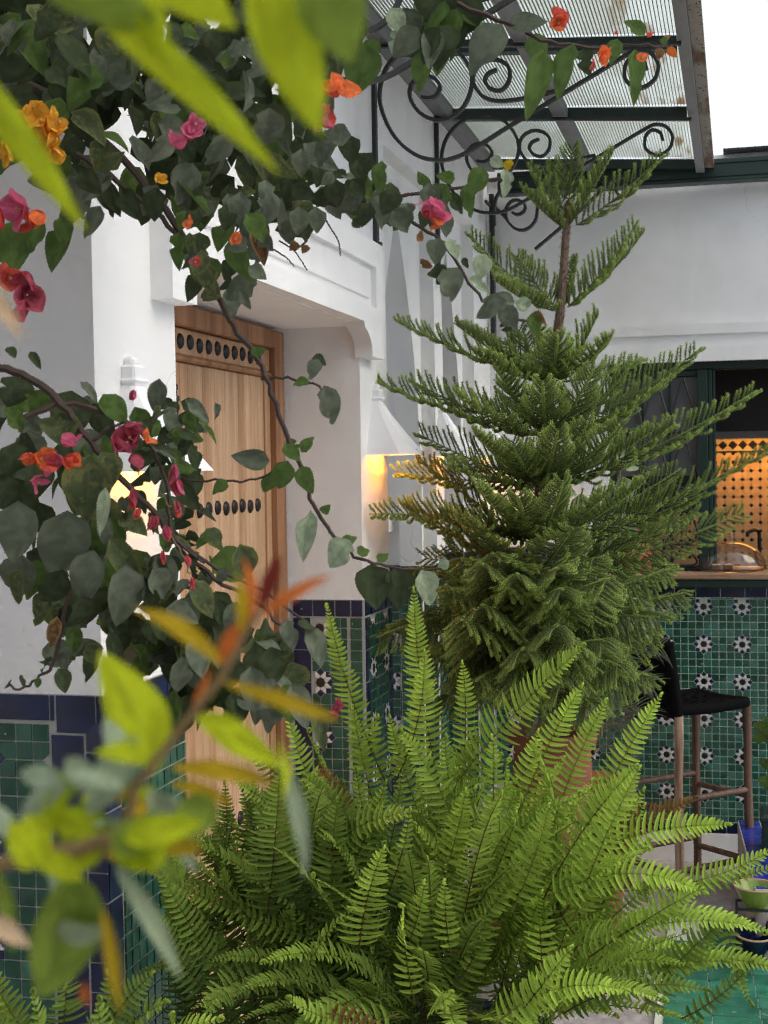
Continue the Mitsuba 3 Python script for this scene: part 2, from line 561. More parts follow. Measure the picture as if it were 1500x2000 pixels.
far = sbox(4.19, -0.05, YB + 0.2, 4.3)
front = far
screen = far
for (a, b, top) in BAYS:
    front = front.difference(sbox(a + 0.0, -0.2, b, top))
    screen = screen.difference(arch(a + 0.03, b - 0.02, 1.55, 2.48))
put('arcade_front', plaster(yz_slab(front, XW - 0.05, XW), seed=8, grid=0.07), 'white_plaster', house, smooth=35)
put('arcade_screen', plaster(yz_slab(screen, XW - 0.13, XW - 0.049), seed=9, grid=0.07, amp=0.002), 'white_plaster', house, smooth=35)
for k, (a, b, top) in enumerate(BAYS):
    niche = mbox(-2.05, XW - 0.131, b + 0.03, b + 0.13, -0.05, 3.2)
    put('niche_end', plaster(niche, seed=21 + k, grid=0.09), 'white_plaster', house, smooth=35)
    put('niche_shelf', plaster(mbox(-2.0, XW - 0.16, b - 0.12, b + 0.028, 1.43, 1.49), seed=31 + k, amp=0.002), 'white_plaster', house, smooth=35)
put('niche_back', mbox(-2.15, -2.05, 4.1, YB + 0.2, -0.05, 3.3), 'white_plaster', house)
put('niche_ceiling', mbox(-2.15, XW - 0.132, 4.1, YB + 0.2, 3.0, 3.15), 'white_plaster', house)
# raised surround of the doorway: two stepped lintel bands and corbels
XS = XW + 0.042


def sur(poly, x0, x1, seed, name='door_surround'):
    put(name, plaster(yz_slab(poly, x0, x1), seed=seed, amp=0.0022, grid=0.05), 'white_plaster', house, smooth=35)


L0, L1 = DY0 - 0.11, DY1 + 0.12
corb_r = [(DY1 - 0.10, DZ + 0.002), (DY1 - 0.085, 2.035), (DY1 - 0.06, 2.028), (DY1 - 0.03, 2.012), (DY1 - 0.012, 1.992), (DY1 - 0.008, 1.978), (DY1 - 0.008, 1.962), (L1, 1.962)]
corb_l = [(L0, 1.962), (DY0 + 0.008, 1.962), (DY0 + 0.008, 1.978), (DY0 + 0.012, 1.992), (DY0 + 0.03, 2.012), (DY0 + 0.06, 2.028), (DY0 + 0.085, 2.035), (DY0 + 0.10, DZ + 0.002)]
base = Polygon(corb_l + corb_r + [(L1, 2.285), (L0, 2.285)])
sur(base, XW - 0.01, XS - 0.016, 41)
rim = base.difference(sbox(L0 + 0.075, 2.10, L1 - 0.075, 2.215))
sur(rim, XS - 0.0165, XS, 42)
sur(sbox(L0 + 0.11, 2.125, L1 - 0.11, 2.135), XS - 0.017, XS - 0.008, 43, 'surround_moulding')

# the covered porch this wall end closes, to the left of the camera
put('porch_ceiling', mbox(-3.6, XW - 0.03, -1.2, YP - 0.001, 2.75, 2.95), 'white_plaster', house)
put('porch_wall', mbox(-3.6, -2.9, -1.2, YP - 0.001, -0.05, 2.749), 'white_plaster', house)
# the door, a part of the house wall
door = house + '__door'
labels[door] = {'label': 'light wooden plank door with rows of black domed studs in the white recess'}
fr = [mbox(XD - 0.05, XD + 0.035, DY1 - 0.085, DY1 - 0.012, -0.02, DZ - 0.012, 0.004), mbox(XD - 0.05, XD + 0.035, DY0 + 0.012, DY0 + 0.06, -0.02, DZ - 0.012, 0.004),
      mbox(XD - 0.05, XD + 0.036, DY0 + 0.012, DY1 - 0.012, DZ - 0.062, DZ - 0.012, 0.004)]
put('frame', cat(fr), 'frame_wood', door, smooth=30)
ya, yb = DY0 + 0.062, DY1 - 0.087
ymid = 3.05
ztop = DZ - 0.064
for (p0, p1) in ((ya, ymid - 0.003), (ymid, yb)):
    put('rail', mbox(XD - 0.04, XD + 0.017, p0, p1, 1.922, ztop, 0.004), 'door_wood', door, smooth=30)
    put('bead', mbox(XD - 0.04, XD + 0.024, p0, p1, 1.908, 1.9215, 0.004), 'frame_wood', door, smooth=30)
    put('stile', mbox(XD - 0.04, XD + 0.0165, p0, p0 + 0.036, 0.03, 1.9075, 0.004), 'door_wood', door, smooth=30)
    put('stile', mbox(XD - 0.04, XD + 0.0165, p1 - 0.036, p1, 0.03, 1.9075, 0.004), 'door_wood', door, smooth=30)
    y = p0 + 0.0365
    rr = random.Random(5)
    n = max(3, int((p1 - p0 - 0.073) / 0.048))
    w = (p1 - p0 - 0.073) / n
    for k in range(n):
        put('plank', mbox(XD - 0.03, XD + 0.008 + rr.uniform(0, 0.0015), y + 0.0008, y + w - 0.0008, 0.03, 1.9075, 0.003), 'door_wood_pale' if rr.random() < 0.6 else 'door_wood', door, smooth=30)
        y += w
stud = lathe([(0.0185, 0.0), (0.0170, 0.0034), (0.0135, 0.006), (0.008, 0.0076), (0.0001, 0.0082)], sides=20)
SM = frame_mat((0, 0, 0), (0, 1, 0), (0, 0, 1), (1, 0, 0))
stud_shape = mikit.ply(stud, None, smooth=True)
for z, dx in ((1.954, 0.017), (1.558, 0.0095), (0.75, 0.0095), (0.35, 0.0095)):
    for k in range(10):
        M = SM.copy(); M[:3, 3] = (XD + dx, ymid + 0.075 + 0.0615 * k, z + 0.002 * math.sin(k * 2.1))
        put_shared('stud', stud_shape, 'stud_iron', M, door)
hy = ymid - 0.0
hinge = lathe([(0.0001, 0), (0.010, 0.0), (0.010, 0.11), (0.013, 0.112), (0.013, 0.122), (0.008, 0.125), (0.007, 0.135), (0.010, 0.139), (0.010, 0.147), (0.005, 0.153), (0.0001, 0.155)], (XD + 0.03, hy, 1.70), 16)
put('hinge', hinge, 'black_iron', door, smooth=40)

# dado tiles of the house wall
DZT = 1.285     # top of the dado
put('dado_bed', cat([mbox(-2.6, XW + 0.001, YP - 0.004, YP + 0.001, 0, DZT), mbox(XW, XW + 0.004, YP - 0.003, DY0, 0, DZT), mbox(XW, XW + 0.004, DY1, 4.186, 0, DZT),
                     mbox(XD + 0.04, XW + 0.003, DY1 - 0.004, DY1 + 0.001, 0, DZT)] + [mbox(-2.0, XW - 0.135, b + 0.026, b + 0.031, 0, 1.31) for a, b, t in BAYS]), 'dark_grout', house)
P5 = PITCH_T
# near end: faces the camera
tile_field(house, (XW, YP - 0.004, 0), (1, 0, 0), (0, 0, 1), -0.30, -0.092, 0.3, DZT - 0.046 - 0.001, (-7, 33), in_frame,
           [(DZT - 0.045, DZT, 0.115, 'blue_tile', -0.32, -0.082), (DZT - 0.065, DZT, 0.08, 'blue_tile', -0.081, 0.0095)] + [(DZT - 0.066 - 0.075 * (k + 1), DZT - 0.066 - 0.075 * k, 0.07, 'blue_tile', -0.09, -0.03) for k in range(9)]
           + [(DZT - 0.045 - 0.05 * (k + 1), DZT - 0.045 - 0.05 * k, 0.04, 'blue_tile', -0.028, 0.0095) for k in range(14)], seed=11)
# along the wall, before the door
tile_field(house, (XW + 0.004, 0, 0), (0, 1, 0), (0, 0, 1), YP + 0.06, DY0 - 0.003, 0.5, DZT - 0.046, None, in_frame,
           [(DZT - 0.045, DZT, 0.09, 'blue_tile', YP, DY0)] + [(DZT - 0.046 - 0.075 * (k + 1), DZT - 0.046 - 0.075 * k, 0.06, 'blue_tile', YP, YP + 0.055) for k in range(9)], seed=12)
# the reveal of the door, facing the camera
tile_field(house, (XD, DY1 - 0.004, 0), (1, 0, 0), (0, 0, 1), 0.10, 0.205, 0.2, DZT - 0.05, (4, 34), in_frame,
           [(DZT - 0.048, DZT, 0.065, 'blue_tile', 0.045, 0.215), (DZT - 0.048, DZT, 0.04, 'blue_tile', 0.216, 0.25)] + [(DZT - 0.05 - 0.092 * (k + 1), DZT - 0.05 - 0.092 * k, 0.06, 'blue_tile', 0.045, 0.098) for k in range(8)]
           + [(DZT - 0.05 - P5 * (k + 1), DZT - 0.05 - P5 * k, 0.05, 'green_tile', 0.213, 0.248) for k in range(22)], seed=13)
# the pier after the door
tile_field(house, (XW + 0.004, 0, 0), (0, 1, 0), (0, 0, 1), DY1 + 0.045, 4.15, 0.2, DZT - 0.05, (128, 35), in_frame,
           [(DZT - 0.048, DZT, 0.06, 'blue_tile', DY1 + 0.002, 4.187)] + [(DZT - 0.05 - 0.092 * (k + 1), DZT - 0.05 - 0.092 * k, 0.06, 'blue_tile', DY1 + 0.002, DY1 + 0.042) for k in range(8)]
           + [(DZT - 0.05 - 0.092 * (k + 1), DZT - 0.05 - 0.092 * k, 0.06, 'blue_tile', 4.152, 4.187) for k in range(8)], seed=14)
for k, (a, b, t) in enumerate(BAYS):
    tile_field(house, (-2.0, b + 0.026, 0), (1, 0, 0), (0, 0, 1), 0.30, 0.84, 0.3, 1.31 - 0.05, (21, 34), lambda w: in_frame(w) and project(w)[0] < 1010 and project(w)[0] > 745, [(1.31 - 0.048, 1.31, 0.07, 'blue_tile', 0.5, 0.84)], seed=15 + k)
# slim piers between and after the arches
for k, (a, b) in enumerate(((4.905, 5.035), (5.685, 6.0))):
    tile_field(house, (XW + 0.004, 0, 0), (0, 1, 0), (0, 0, 1), a, b, 0.3, 1.31 - 0.05, None, in_frame, [(1.31 - 0.048, 1.31, 0.06, 'blue_tile', a, b)], seed=23 + k)
    if k == 0:
        pass
    bb = BAYS[k][1]
    tile_field(house, (XW - 0.05, bb - 0.004, 0), (1, 0, 0), (0, 0, 1), 0.001, 0.049, 0.3, 1.26, None, in_frame, [(1.262, 1.31, 0.06, 'blue_tile', 0.001, 0.049)], seed=33 + k)
    tile_field(house, (XW - 0.13, bb - 0.024, 0), (1, 0, 0), (0, 0, 1), 0.001, 0.078, 0.3, 1.26, None, in_frame, [(1.262, 1.31, 0.08, 'blue_tile', 0.001, 0.078)], seed=36 + k)
    scene[f'{house}__dado_bed__{k + 11:03d}'] = mikit.ply(tm(mbox(XW - 0.049, XW - 0.0005, bb - 0.004, bb + 0.001, 0, 1.31)), 'dark_grout')
    scene[f'{house}__dado_bed__{k + 21:03d}'] = mikit.ply(tm(mbox(XW - 0.129, XW - 0.0505, bb - 0.024, bb - 0.0195, 0, 1.31)), 'dark_grout')
    scene[f'{house}__dado_bed__{k + 1:03d}'] = mikit.ply(tm(mbox(XW + 0.0005, XW + 0.004, a, b, 0, 1.31)), 'dark_grout')
lay_tiles(house)

# ------------------------------------------------------------------ wall lamps
def wall_lamp(y, zb, label, s=1.0):
    k = thing('wall_lamp', label, 'lamp', 'plaster wall lamps along the house wall')
    h, w, d = 0.155 * s, 0.21 * s, 0.135 * s
    # half pyramid with hollow underside
    def half(t, off):
        # level t from 0 (top) to 1 (bottom)
        a = (0.022 + (d - 0.022) * t ** 1.15) - off
        b = (0.026 + (w / 2 - 0.026) * t ** 0.9) - off
        return a, b
    V, Fs = [], []
    lev = [0, 0.25, 0.5, 0.75, 0.93, 1.0]
    for off in (0.0, 0.007):
        for t in lev:
            a, b = half(t, off if t > 0.2 else off * 0.6)
            z = zb + h * (1 - t) - (0 if not off else (0.008 if t == 0 else 0))
            V += [(XW - 0.004, y - b, z), (XW + a * 0.75, y - b, z), (XW + a, y - b * 0.72, z), (XW + a, y + b * 0.72, z), (XW + a * 0.75, y + b, z), (XW - 0.004, y + b, z)]
    nl = len(lev)
    for o in (0, 1):
        for i in range(nl - 1):
            for q in range(5):
                a = (o * nl + i) * 6 + q
                Fs.append([a, a + 1, a + 7, a + 6] if o else [a, a + 6, a + 7, a + 1])
    for q in range(5):
        a, b = (nl - 1) * 6 + q, (2 * nl - 1) * 6 + q
        Fs.append([a, b, b + 1, a + 1])
        Fs.append([q, q + 1, q + 1, q]) if False else None
    Fs += [[0, 1, 2, 5], [2, 3, 4, 5]]
    Fs = [f for f in Fs if f]
    put('shade', (np.array(V), np.array(Fs)), 'lamp_plaster', k, smooth=30)
    put('finial', cat([mbox(XW - 0.003, XW + 0.024, y - 0.025, y + 0.025, zb + h - 0.002, zb + h + 0.036, 0.004), mbox(XW - 0.003, XW + 0.029, y - 0.03, y + 0.03, zb + h + 0.005, zb + h + 0.012, 0.003),
                       mbox(XW - 0.003, XW + 0.017, y - 0.015, y + 0.015, zb + h + 0.035, zb + h + 0.05, 0.005)]), 'lamp_plaster', k, smooth=30)
    bulb = trimesh.creation.icosphere(2, 0.012)
    bulb.apply_translation((XW + 0.032, y, zb + 0.058))
    put('bulb', bulb, 'bulb_glow', k, smooth=True, emitter={'type': 'area', 'radiance': {'type': 'rgb', 'value': [56, 19.5, 2.3]}})
    return k


wall_lamp(2.30, 1.652, 'white plaster wall lamp left of the wooden door, half hidden by bougainvillea leaves', 0.95)
wall_lamp(4.03, 1.690, 'white plaster wall lamp on the pier right of the door, seen whole above its glow')
wall_lamp(4.97, 1.690, 'white plaster wall lamp on the slim pier between the two arches, second from the door')
wall_lamp(5.86, 1.690, 'white plaster wall lamp farthest along the house wall, mostly behind the conifer')

# ------------------------------------------------------------------ the bar wall at the back
bar = thing('bar_wall', 'white wall across the back with a bar window, wooden counter and green star tiled front', 'wall')
WX0, WX1, WZ0, WZ1 = float(onY(1190, 900, YB)[0]), 0.95, 1.195, 2.075
WT = 2.855
wall2 = Polygon([(XW - 0.1, -0.05), (1.6, -0.05), (1.6, WT), (XW - 0.1, WT)]).difference(sbox(WX0, WZ0, WX1, WZ1))
m = extrude(wall2, 0.2)
m.apply_transform(frame_mat((0, YB + 0.2, 0), (1, 0, 0), (0, 0, 1), (0, -1, 0)))
put('upper_wall', plaster(m, seed=51, amp=0.002, grid=0.08), 'white_plaster', bar, smooth=35)
put('coping', plaster(mbox(-1.2, 1.7, YB - 0.02, YB + 0.25, WT, WT + 0.05), seed=52, amp=0.002), 'white_plaster', bar, smooth=35)
# stepped lintel moulding
cx0 = float(onY(1103, 690, YB)[0])
z = lambda py: float(onY(1300, py, YB)[2])
za, zb_, zc, zd = z(636), z(656), z(680), z(706)
put('lintel_moulding', plaster(mbox(cx0, 1.5, YB - 0.022, YB + 0.01, WZ1 - 0.004, za), seed=53, amp=0.001), 'white_plaster', bar, smooth=35)
lx = float(onY(1125, 690, YB)[0])
put('lintel_moulding', plaster(mbox(cx0, 1.5, YB - 0.036, YB - 0.021, zb_, za), seed=54, amp=0.001), 'white_plaster', bar, smooth=35)
put('lintel_moulding', plaster(mbox(cx0, 1.5, YB - 0.036, YB - 0.021, WZ1 - 0.004, zc), seed=55, amp=0.001), 'white_plaster', bar, smooth=35)
put('lintel_moulding', plaster(mbox(cx0, lx, YB - 0.0355, YB - 0.021, zc, zb_), seed=56, amp=0.001), 'white_plaster', bar, smooth=35)
# counter
put('counter_top', mbox(WX0 - 0.02, 1.2, YB - 0.13, YB + 0.34, 1.183, 1.206, 0.005), 'counter_wood', bar, smooth=30)
put('counter_edge', mbox(WX0 - 0.02, 1.2, YB - 0.115, YB - 0.005, 1.148, 1.1825, 0.004), 'green_paint', bar, smooth=30)
# tiled front
put("dado_bed", mbox(-0.62, 1.3, YB - 0.012, YB - 0.003, 0.14, 1.147), 'grout', bar)
star_u = onY(1374, 1182, YB)[0]
n0 = 0
us = float(star_u); vs = float(onY(1376, 1330, YB)[2])
ou = us - round((us + 2) / PITCH_T) * PITCH_T
ov = vs - round(vs / PITCH_T) * PITCH_T
iu, iv = round((us - ou) / PITCH_T), round((vs - ov) / PITCH_T)
bz1, bz0 = float(onY(1400, 1146, YB)[2]), float(onY(1400, 1167, YB)[2])
low1, low0 = float(onY(1400, 1604, YB)[2]), float(onY(1400, 1626, YB)[2])
seen_bar = lambda w: in_frame(w) and project(w)[0] > 1080
tile_field(bar, (ou, YB - 0.012, ov), (1, 0, 0), (0, 0, 1), -0.62 - ou, 0.25 - ou, low1 - ov + 0.001, bz0 - ov - 0.001, (iu, iv), seen_bar,
           [(bz0 - ov, bz1 - ov, 0.090, 'blue_tile', -0.62 - ou, 0.3 - ou), (low0 - ov, low1 - ov, 0.090, 'blue_tile', -0.62 - ou, 0.3 - ou)], seed=17)
tile_field(bar, (0, YB - 0.008, 0), (1, 0, 0), (0, 0, 1), XW + 0.01, -0.625, 0.3, 1.26, (-25, 34), lambda w: in_frame(w) and project(w)[0] > 930, [(1.262, 1.31, 0.07, 'blue_tile', XW + 0.01, -0.625)], seed=27)
put('dado_bed', mbox(XW + 0.008, -0.622, YB - 0.008, YB - 0.0025, 0.14, 1.312), 'dark_grout', bar)
lay_tiles(bar)
put('plinth', plaster(mbox(XW + 0.02, 1.3, YB - 0.02, YB - 0.001, 0, low0 - 0.001), seed=58, amp=0.001), 'white_plaster', bar, smooth=35)
# window frame and grille
wf = bar + '__window'
labels[wf] = {'label': 'dark green bar window with a wrought iron grille of teardrop loops'}
px_x = lambda px: float(onY(px, 900, YB)[0])
gx0, gx1, gx2 = px_x(1196), px_x(1363), px_x(1398)
put('frame', cat([mbox(WX0 + 0.001, gx0 + 0.012, YB + 0.02, YB + 0.10, 1.207, WZ1 - 0.002, 0.003), mbox(WX0, WX1, YB + 0.025, YB + 0.11, WZ1 - 0.035, WZ1 - 0.001, 0.003),
                  mbox(gx1, gx2 - 0.03, YB + 0.0, YB + 0.06, 1.2075, WZ1 - 0.036, 0.003), mbox(gx2 - 0.029, gx2 - 0.012, YB + 0.01, YB + 0.08, 1.2075, WZ1 - 0.036, 0.003), mbox(gx2 - 0.0115, gx2, YB + 0.02, YB + 0.1, 1.2075, WZ1 - 0.036, 0.003),
                  mbox(gx0 + 0.012, gx1, YB + 0.03, YB + 0.06, 1.2075, 1.225, 0.003), mbox(gx0 + 0.012, gx1, YB + 0.03, YB + 0.06, WZ1 - 0.062, WZ1 - 0.0355, 0.003)]), 'green_paint', wf, smooth=30)
def pane(z0, z1, m_):
    put('pane', trimesh.Trimesh([(gx0 + 0.0125, YB + 0.052, z0), (gx1 - 0.0005, YB + 0.052, z0), (gx1 - 0.0005, YB + 0.052, z1), (gx0 + 0.0125, YB + 0.052, z1)], [[0, 1, 2], [0, 2, 3]], process=False), m_, wf)


pane(1.2255, 1.60, 'clear_glass')
pane(1.602, WZ1 - 0.0625, 'smoky_pane')
gw = (gx1 - gx0 - 0.014) / 3
rows = [WZ1 - 0.064 - 0.232 * k for k in range(5)]
A = (0, 1, 0)
for c in range(3):
    cx = gx0 + 0.013 + gw * (c + 0.5)
    for r in range(4):
        zt, zb2 = rows[r], max(rows[r + 1], 1.226)
        hh = zt - zb2
        for s in (1, -1):
            pts = spline([(cx + s * gw * 0.02, YB + 0.022, zt - hh * 0.02), (cx + s * gw * 0.16, YB + 0.022, zt - hh * 0.25), (cx + s * gw * 0.37, YB + 0.022, zt - hh * 0.6), (cx + s * gw * 0.44, YB + 0.022, zt - hh * 0.78), (cx + s * gw * 0.33, YB + 0.022, zt - hh * 0.93), (cx, YB + 0.022, zb2 + 0.004)], 5)
            put('scroll', tube(pts, 0.0052, 6), 'black_iron', wf, smooth=50)
for r in range(1, 4):
    put('bar', mbox(gx0 + 0.013, gx1 - 0.001, YB + 0.024, YB + 0.0285, rows[r] - 0.004, rows[r] + 0.004), 'black_iron', wf)
for c in range(1, 3):
    put('bar', mbox(gx0 + 0.013 + gw * c - 0.0045, gx0 + 0.013 + gw * c + 0.0045, YB + 0.0286, YB + 0.049, 1.2255, WZ1 - 0.0625), 'green_paint', wf)
# the kitchen behind the window
kit = thing('bar_kitchen', 'small bar kitchen behind the window with warm lit amber tiles under a dark hood', 'kitchen')
KY = YB + 1.05
put('wall_shell', cat([mbox(-1.2, -1.1, YB + 0.2, KY + 0.1, -0.05, 2.7), mbox(1.5, 1.6, YB + 0.2, KY + 0.1, -0.05, 2.7), mbox(-1.2, 1.6, KY, KY + 0.1, -0.05, 2.7), mbox(-1.2, 1.6, YB + 0.2, KY + 0.1, 2.7, 2.8)]), 'cabinet_dark', kit)
hz0 = float(onY(1450, 848, KY - 0.25)[2])
put('hood', mbox(px_x(1388) - 0.6, 1.3, KY - 0.32, KY - 0.001, hz0, 2.6, 0.004), 'cabinet_dark', kit, smooth=30)
put('hood_lip', mbox(px_x(1388) - 0.6, 1.3, KY - 0.33, KY - 0.319, hz0 - 0.022, hz0 + 0.012), 'grey_paint', kit)
kx0, kx1 = -0.6, 0.42
kz1, kz0 = hz0 - 0.002, 1.12
put('tile_bed', mbox(kx0, kx1, KY - 0.012, KY - 0.001, kz0, hz0 + 0.1), 'grout', kit)
# octagons with small dark diamonds
kp = 0.0415
tl = []
border = float(onY(1450, 862, KY)[2]); border0 = float(onY(1450, 876, KY)[2]); line0 = float(onY(1450, 884, KY)[2])
for i in range(int((kx1 - kx0) / kp)):
    for j in range(16):
        x, z_ = kx0 + kp * (i + 0.5), line0 - 0.004 - kp * (j + 0.5)
        c = kp * 0.25
        h2 = kp / 2 - 0.0006
        p = Polygon([(-h2 + c, -h2), (h2 - c, -h2), (h2, -h2 + c), (h2, h2 - c), (h2 - c, h2), (-h2 + c, h2), (-h2, h2 - c), (-h2, -h2 + c)])
        tl.append((x, z_, p, 'amber_tile'))
        d = kp * 0.235
        tl.append((x + kp / 2, z_ + kp / 2, Polygon([(-d, 0), (0, -d), (d, 0), (0, d)]), 'black_tile'))
bw = border - border0 + 0.012
for i in range(int((kx1 - kx0) / bw)):
    x = kx0 + bw * (i + 0.5); zc_ = (border + border0) / 2
    d = bw * 0.47
    tl.append((x, zc_, Polygon([(-d, 0), (0, -d), (d, 0), (0, d)]), 'black_tile'))
    for s in (1, -1):
        e = bw * 0.46
        tl.append((x + bw / 2, zc_ + s * bw * 0.29, Polygon([(-e * 0.9, s * e * 0.42), (e * 0.9, s * e * 0.42), (0, -s * e * 0.52)] if s < 0 else [(-e * 0.9, e * 0.42), (0, -e * 0.52), (e * 0.9, e * 0.42)]), 'amber_tile'))
    tl.append((x, line0 + 0.0045, sbox(-bw / 2 + 0.0005, -0.004, bw / 2 - 0.0005, 0.004), 'black_tile'))
    tl.append((x, border + 0.020, sbox(-bw / 2 + 0.001, -0.011, bw / 2 - 0.001, 0.011), 'amber_tile'))
for x, z_, p, m_ in tl:
    w = np.array((x, KY - 0.012, z_))
    q = project(w)
    if not (1180 < q[0] < 1540):
        continue
    shp, raw = tile_shape(Polygon(np.round(np.array(p.exterior.coords), 5)), 0.004)
    TILES.setdefault(kit, []).append((0.02 if m_ == 'amber_tile' else 0.01 + (q[0] > 1390) * 0.015, shp, raw, m_, frame_mat(w, (1, 0, 0), (0, 0, 1), (0, -1, 0))))
lay_tiles(kit)
put('cupboard', mbox(gx0 - 0.1, gx2 - 0.03, KY - 0.42, KY - 0.34, 1.42, 2.3, 0.004), 'cabinet_dark', kit, smooth=30)
put('worktop', mbox(-1.05, 1.4, KY - 0.55, KY - 0.02, 1.08, 1.12), 'cabinet_dark', kit)
lamp_strip = mbox(-0.1, 0.5, KY - 0.20, KY - 0.17, hz0 - 0.006, hz0 - 0.001)
put('strip_lamp', tm(lamp_strip), 'bulb_glow', kit, emitter={'type': 'area', 'radiance': {'type': 'rgb', 'value': [5.6, 2.2, 0.33]}})
# tap
tx = float(onY(1470, 1060, KY - 0.35)[0]); tz = float(onY(1470, 1035, KY - 0.35)[2])
tap = thing('kitchen_tap', 'dark curved tap inside the bar kitchen behind the glass dome', 'tap')
put('spout', tube(spline([(tx + 0.03, KY - 0.35, 1.12), (tx + 0.03, KY - 0.35, tz - 0.03), (tx + 0.022, KY - 0.36, tz - 0.004), (tx, KY - 0.37, tz), (tx - 0.02, KY - 0.38, tz - 0.012), (tx - 0.022, KY - 0.382, tz - 0.03)], 6), 0.008, 8), 'black_iron', tap, smooth=50)
put('base', lathe([(0.0001, 0), (0.022, 0), (0.02, 0.02), (0.010, 0.03), (0.0001, 0.03)], (tx + 0.03, KY - 0.35, 1.12), 16), 'black_iron', tap, smooth=50)
# ------------------------------------------------------------------ the canopy over the house wall
can = thing('glazed_canopy', 'flat canopy of ribbed translucent sheets on grey and green steel bars along the house wall', 'canopy')
ZA, ZC, XO = 2.905, 2.845, -0.135          # height at the wall, at the outer edge, x of the outer edge
zc_at = lambda x: ZA + (ZC - ZA) * (x - XW) / (XO - XW)


def slab_x(x0, x1, y0, y1, dz0, dz1):
    """a bar or sheet that follows the fall of the canopy"""
    V = [(x, y, zc_at(x) + d) for x in (x0, x1) for y in (y0, y1) for d in (dz0, dz1)]
    return m3.Manifold.hull_points(np.array(V))


XM = -0.585
for (y0, y1) in ((3.30, 4.20), (4.23, 5.035), (5.075, 5.90)):
    for (x0, x1) in ((XW + 0.004, XM - 0.003), (XM + 0.003, XO + 0.05)):
        s = put('panel', slab_x(x0, x1, y0, y1, 0.030, 0.0345), 'poly_sheet', can)
        n = int((x1 - x0) / 0.0105)
        put('rib', cat([slab_x(x0 + 0.0105 * (k + .5), x0 + 0.0105 * (k + .5) + 0.0017, y0, y1, 0.0225, 0.0298) for k in range(n)]), 'poly_rib', s)
put('wall_beam', slab_x(XW + 0.001, XW + 0.05, 3.2, YB - 0.1, -0.022, 0.028), 'grey_paint', can)
put('rafter', slab_x(XM - 0.022, XM + 0.022, 3.2, YB - 0.12, -0.022, 0.021), 'grey_paint', can)
put('outer_rail', slab_x(XO - 0.017, XO + 0.017, 3.2, YB - 0.10, -0.024, 0.021), 'grey_paint', can)
for y in (3.36, 4.215, 5.055, 5.92):
    for (x0, x1) in ((XW + 0.051, XM - 0.023), (XM + 0.023, XO - 0.023)):
        put('purlin', slab_x(x0, x1, y - 0.02, y + 0.02, -0.016, 0.0215), 'green_paint', can)
put('edge_board', slab_x(XO + 0.018, XO + 0.054, 3.2, YB - 0.09, -0.004, 0.018), 'stained_board', can, label='rust stained board along the outer edge of the canopy')
# scrolled brackets: one outline in (out from the wall, height), taken from the nearest one
YBR = 4.06
S1 = [(1083, 240), (1070, 207), (1035, 197), (1008, 228), (1012, 278), (1060, 303), (1108, 275), (1122, 225), (1097, 183), (1050, 173), (1003, 195), (880, 270), (740, 355), (600, 440), (500, 503), (430, 540), (370, 552), (295, 538), (222, 482), (176, 400), (161, 320), (182, 240), (232, 180), (300, 147), (370, 142), (430, 175), (470, 230), (480, 290), (457, 358), (412, 402), (360, 415), (302, 390), (268, 340), (270, 295), (302, 264), (345, 267), (369, 295), (360, 325), (335, 338), (305, 335)]
S2 = [(566, 240), (536, 254), (525, 280), (545, 306), (580, 311), (607, 280), (608, 237), (582, 211), (541, 205), (502, 225), (484, 260), (491, 300), (522, 335), (572, 348), (642, 342), (720, 325), (800, 305)]


def uz(zx, zy):
    p = onY(650 + zx * 0.5667, zy * 0.5667, YBR)
    return p[0] - XW, p[2]


def bracket(y, wall_x=XW):
    k = can + '__bracket'
    k = newkey(k)
    P = lambda pts: spline([(wall_x + u, y, z_) for u, z_ in (uz(*q) for q in pts)], 5)
    ax = (0, 1, 0)
    put('scroll', strap(P(S1), 0.017, 0.0098, ax), 'black_iron', k, smooth=40)
    put('scroll', strap(P(S2), 0.017, 0.0098, ax), 'black_iron', k, smooth=40)
    zt = uz(140, 128)[1]
    z0 = 2.30
    put('upright', mbox(wall_x + 0.002, wall_x + 0.014, y - 0.011, y + 0.011, z0, 2.88, 0.001), 'black_iron', k)
    put('upright_end', cat([mbox(wall_x + 0.002, wall_x + 0.024, y - 0.007, y + 0.007, z0 - 0.006, z0 + 0.008, 0.001)]), 'black_iron', k)
    top = np.array([(wall_x + 0.014, y, 2.872), (wall_x + 0.88, y, 2.806)])
    put('top_bar', strap(top, 0.018, 0.010, ax), 'black_iron', k)


for y in (YBR - 0.87, YBR, YBR + 0.895):
    bracket(y)
# a bracket on the back wall corner, turned the other way: its broad strap shows from below
gut = thing('roof_gutter', 'dark green metal gutter running along the top of the bar wall', 'gutter')
put('channel', cat([mbox(-0.96, 1.6, YB - 0.105, YB - 0.021, 2.785, 2.80, 0.003), mbox(-0.96, 1.6, YB - 0.105, YB - 0.097, 2.8003, 2.865, 0.003)]), 'green_paint', gut, smooth=30)
put('lip', mbox(-0.96, 1.6, YB - 0.112, YB - 0.1055, 2.853, 2.872, 0.002), 'green_paint', gut, smooth=30)
put('flashing', mbox(XO + 0.09, 1.6, YB - 0.0955, YB + 0.03, 2.9055, 2.914), 'black_paint', gut)
cb = thing('wall_scroll', 'black wrought iron scroll fixed to the bar wall corner under the gutter', 'bracket')
YS = YB - 0.20
Q = lambda pts, y: spline([onY(px, py, y) for px, py in pts], 5)
put('scroll', strap(Q([(1213, 362), (1203, 362), (1202, 372), (1213, 383), (1229, 380), (1236, 365), (1232, 350), (1218, 345), (1200, 352), (1175, 372), (1140, 405), (1095, 445), (1045, 487)], YS), 0.03, 0.010, (0, 1, 0)), 'black_iron', cb, smooth=40)
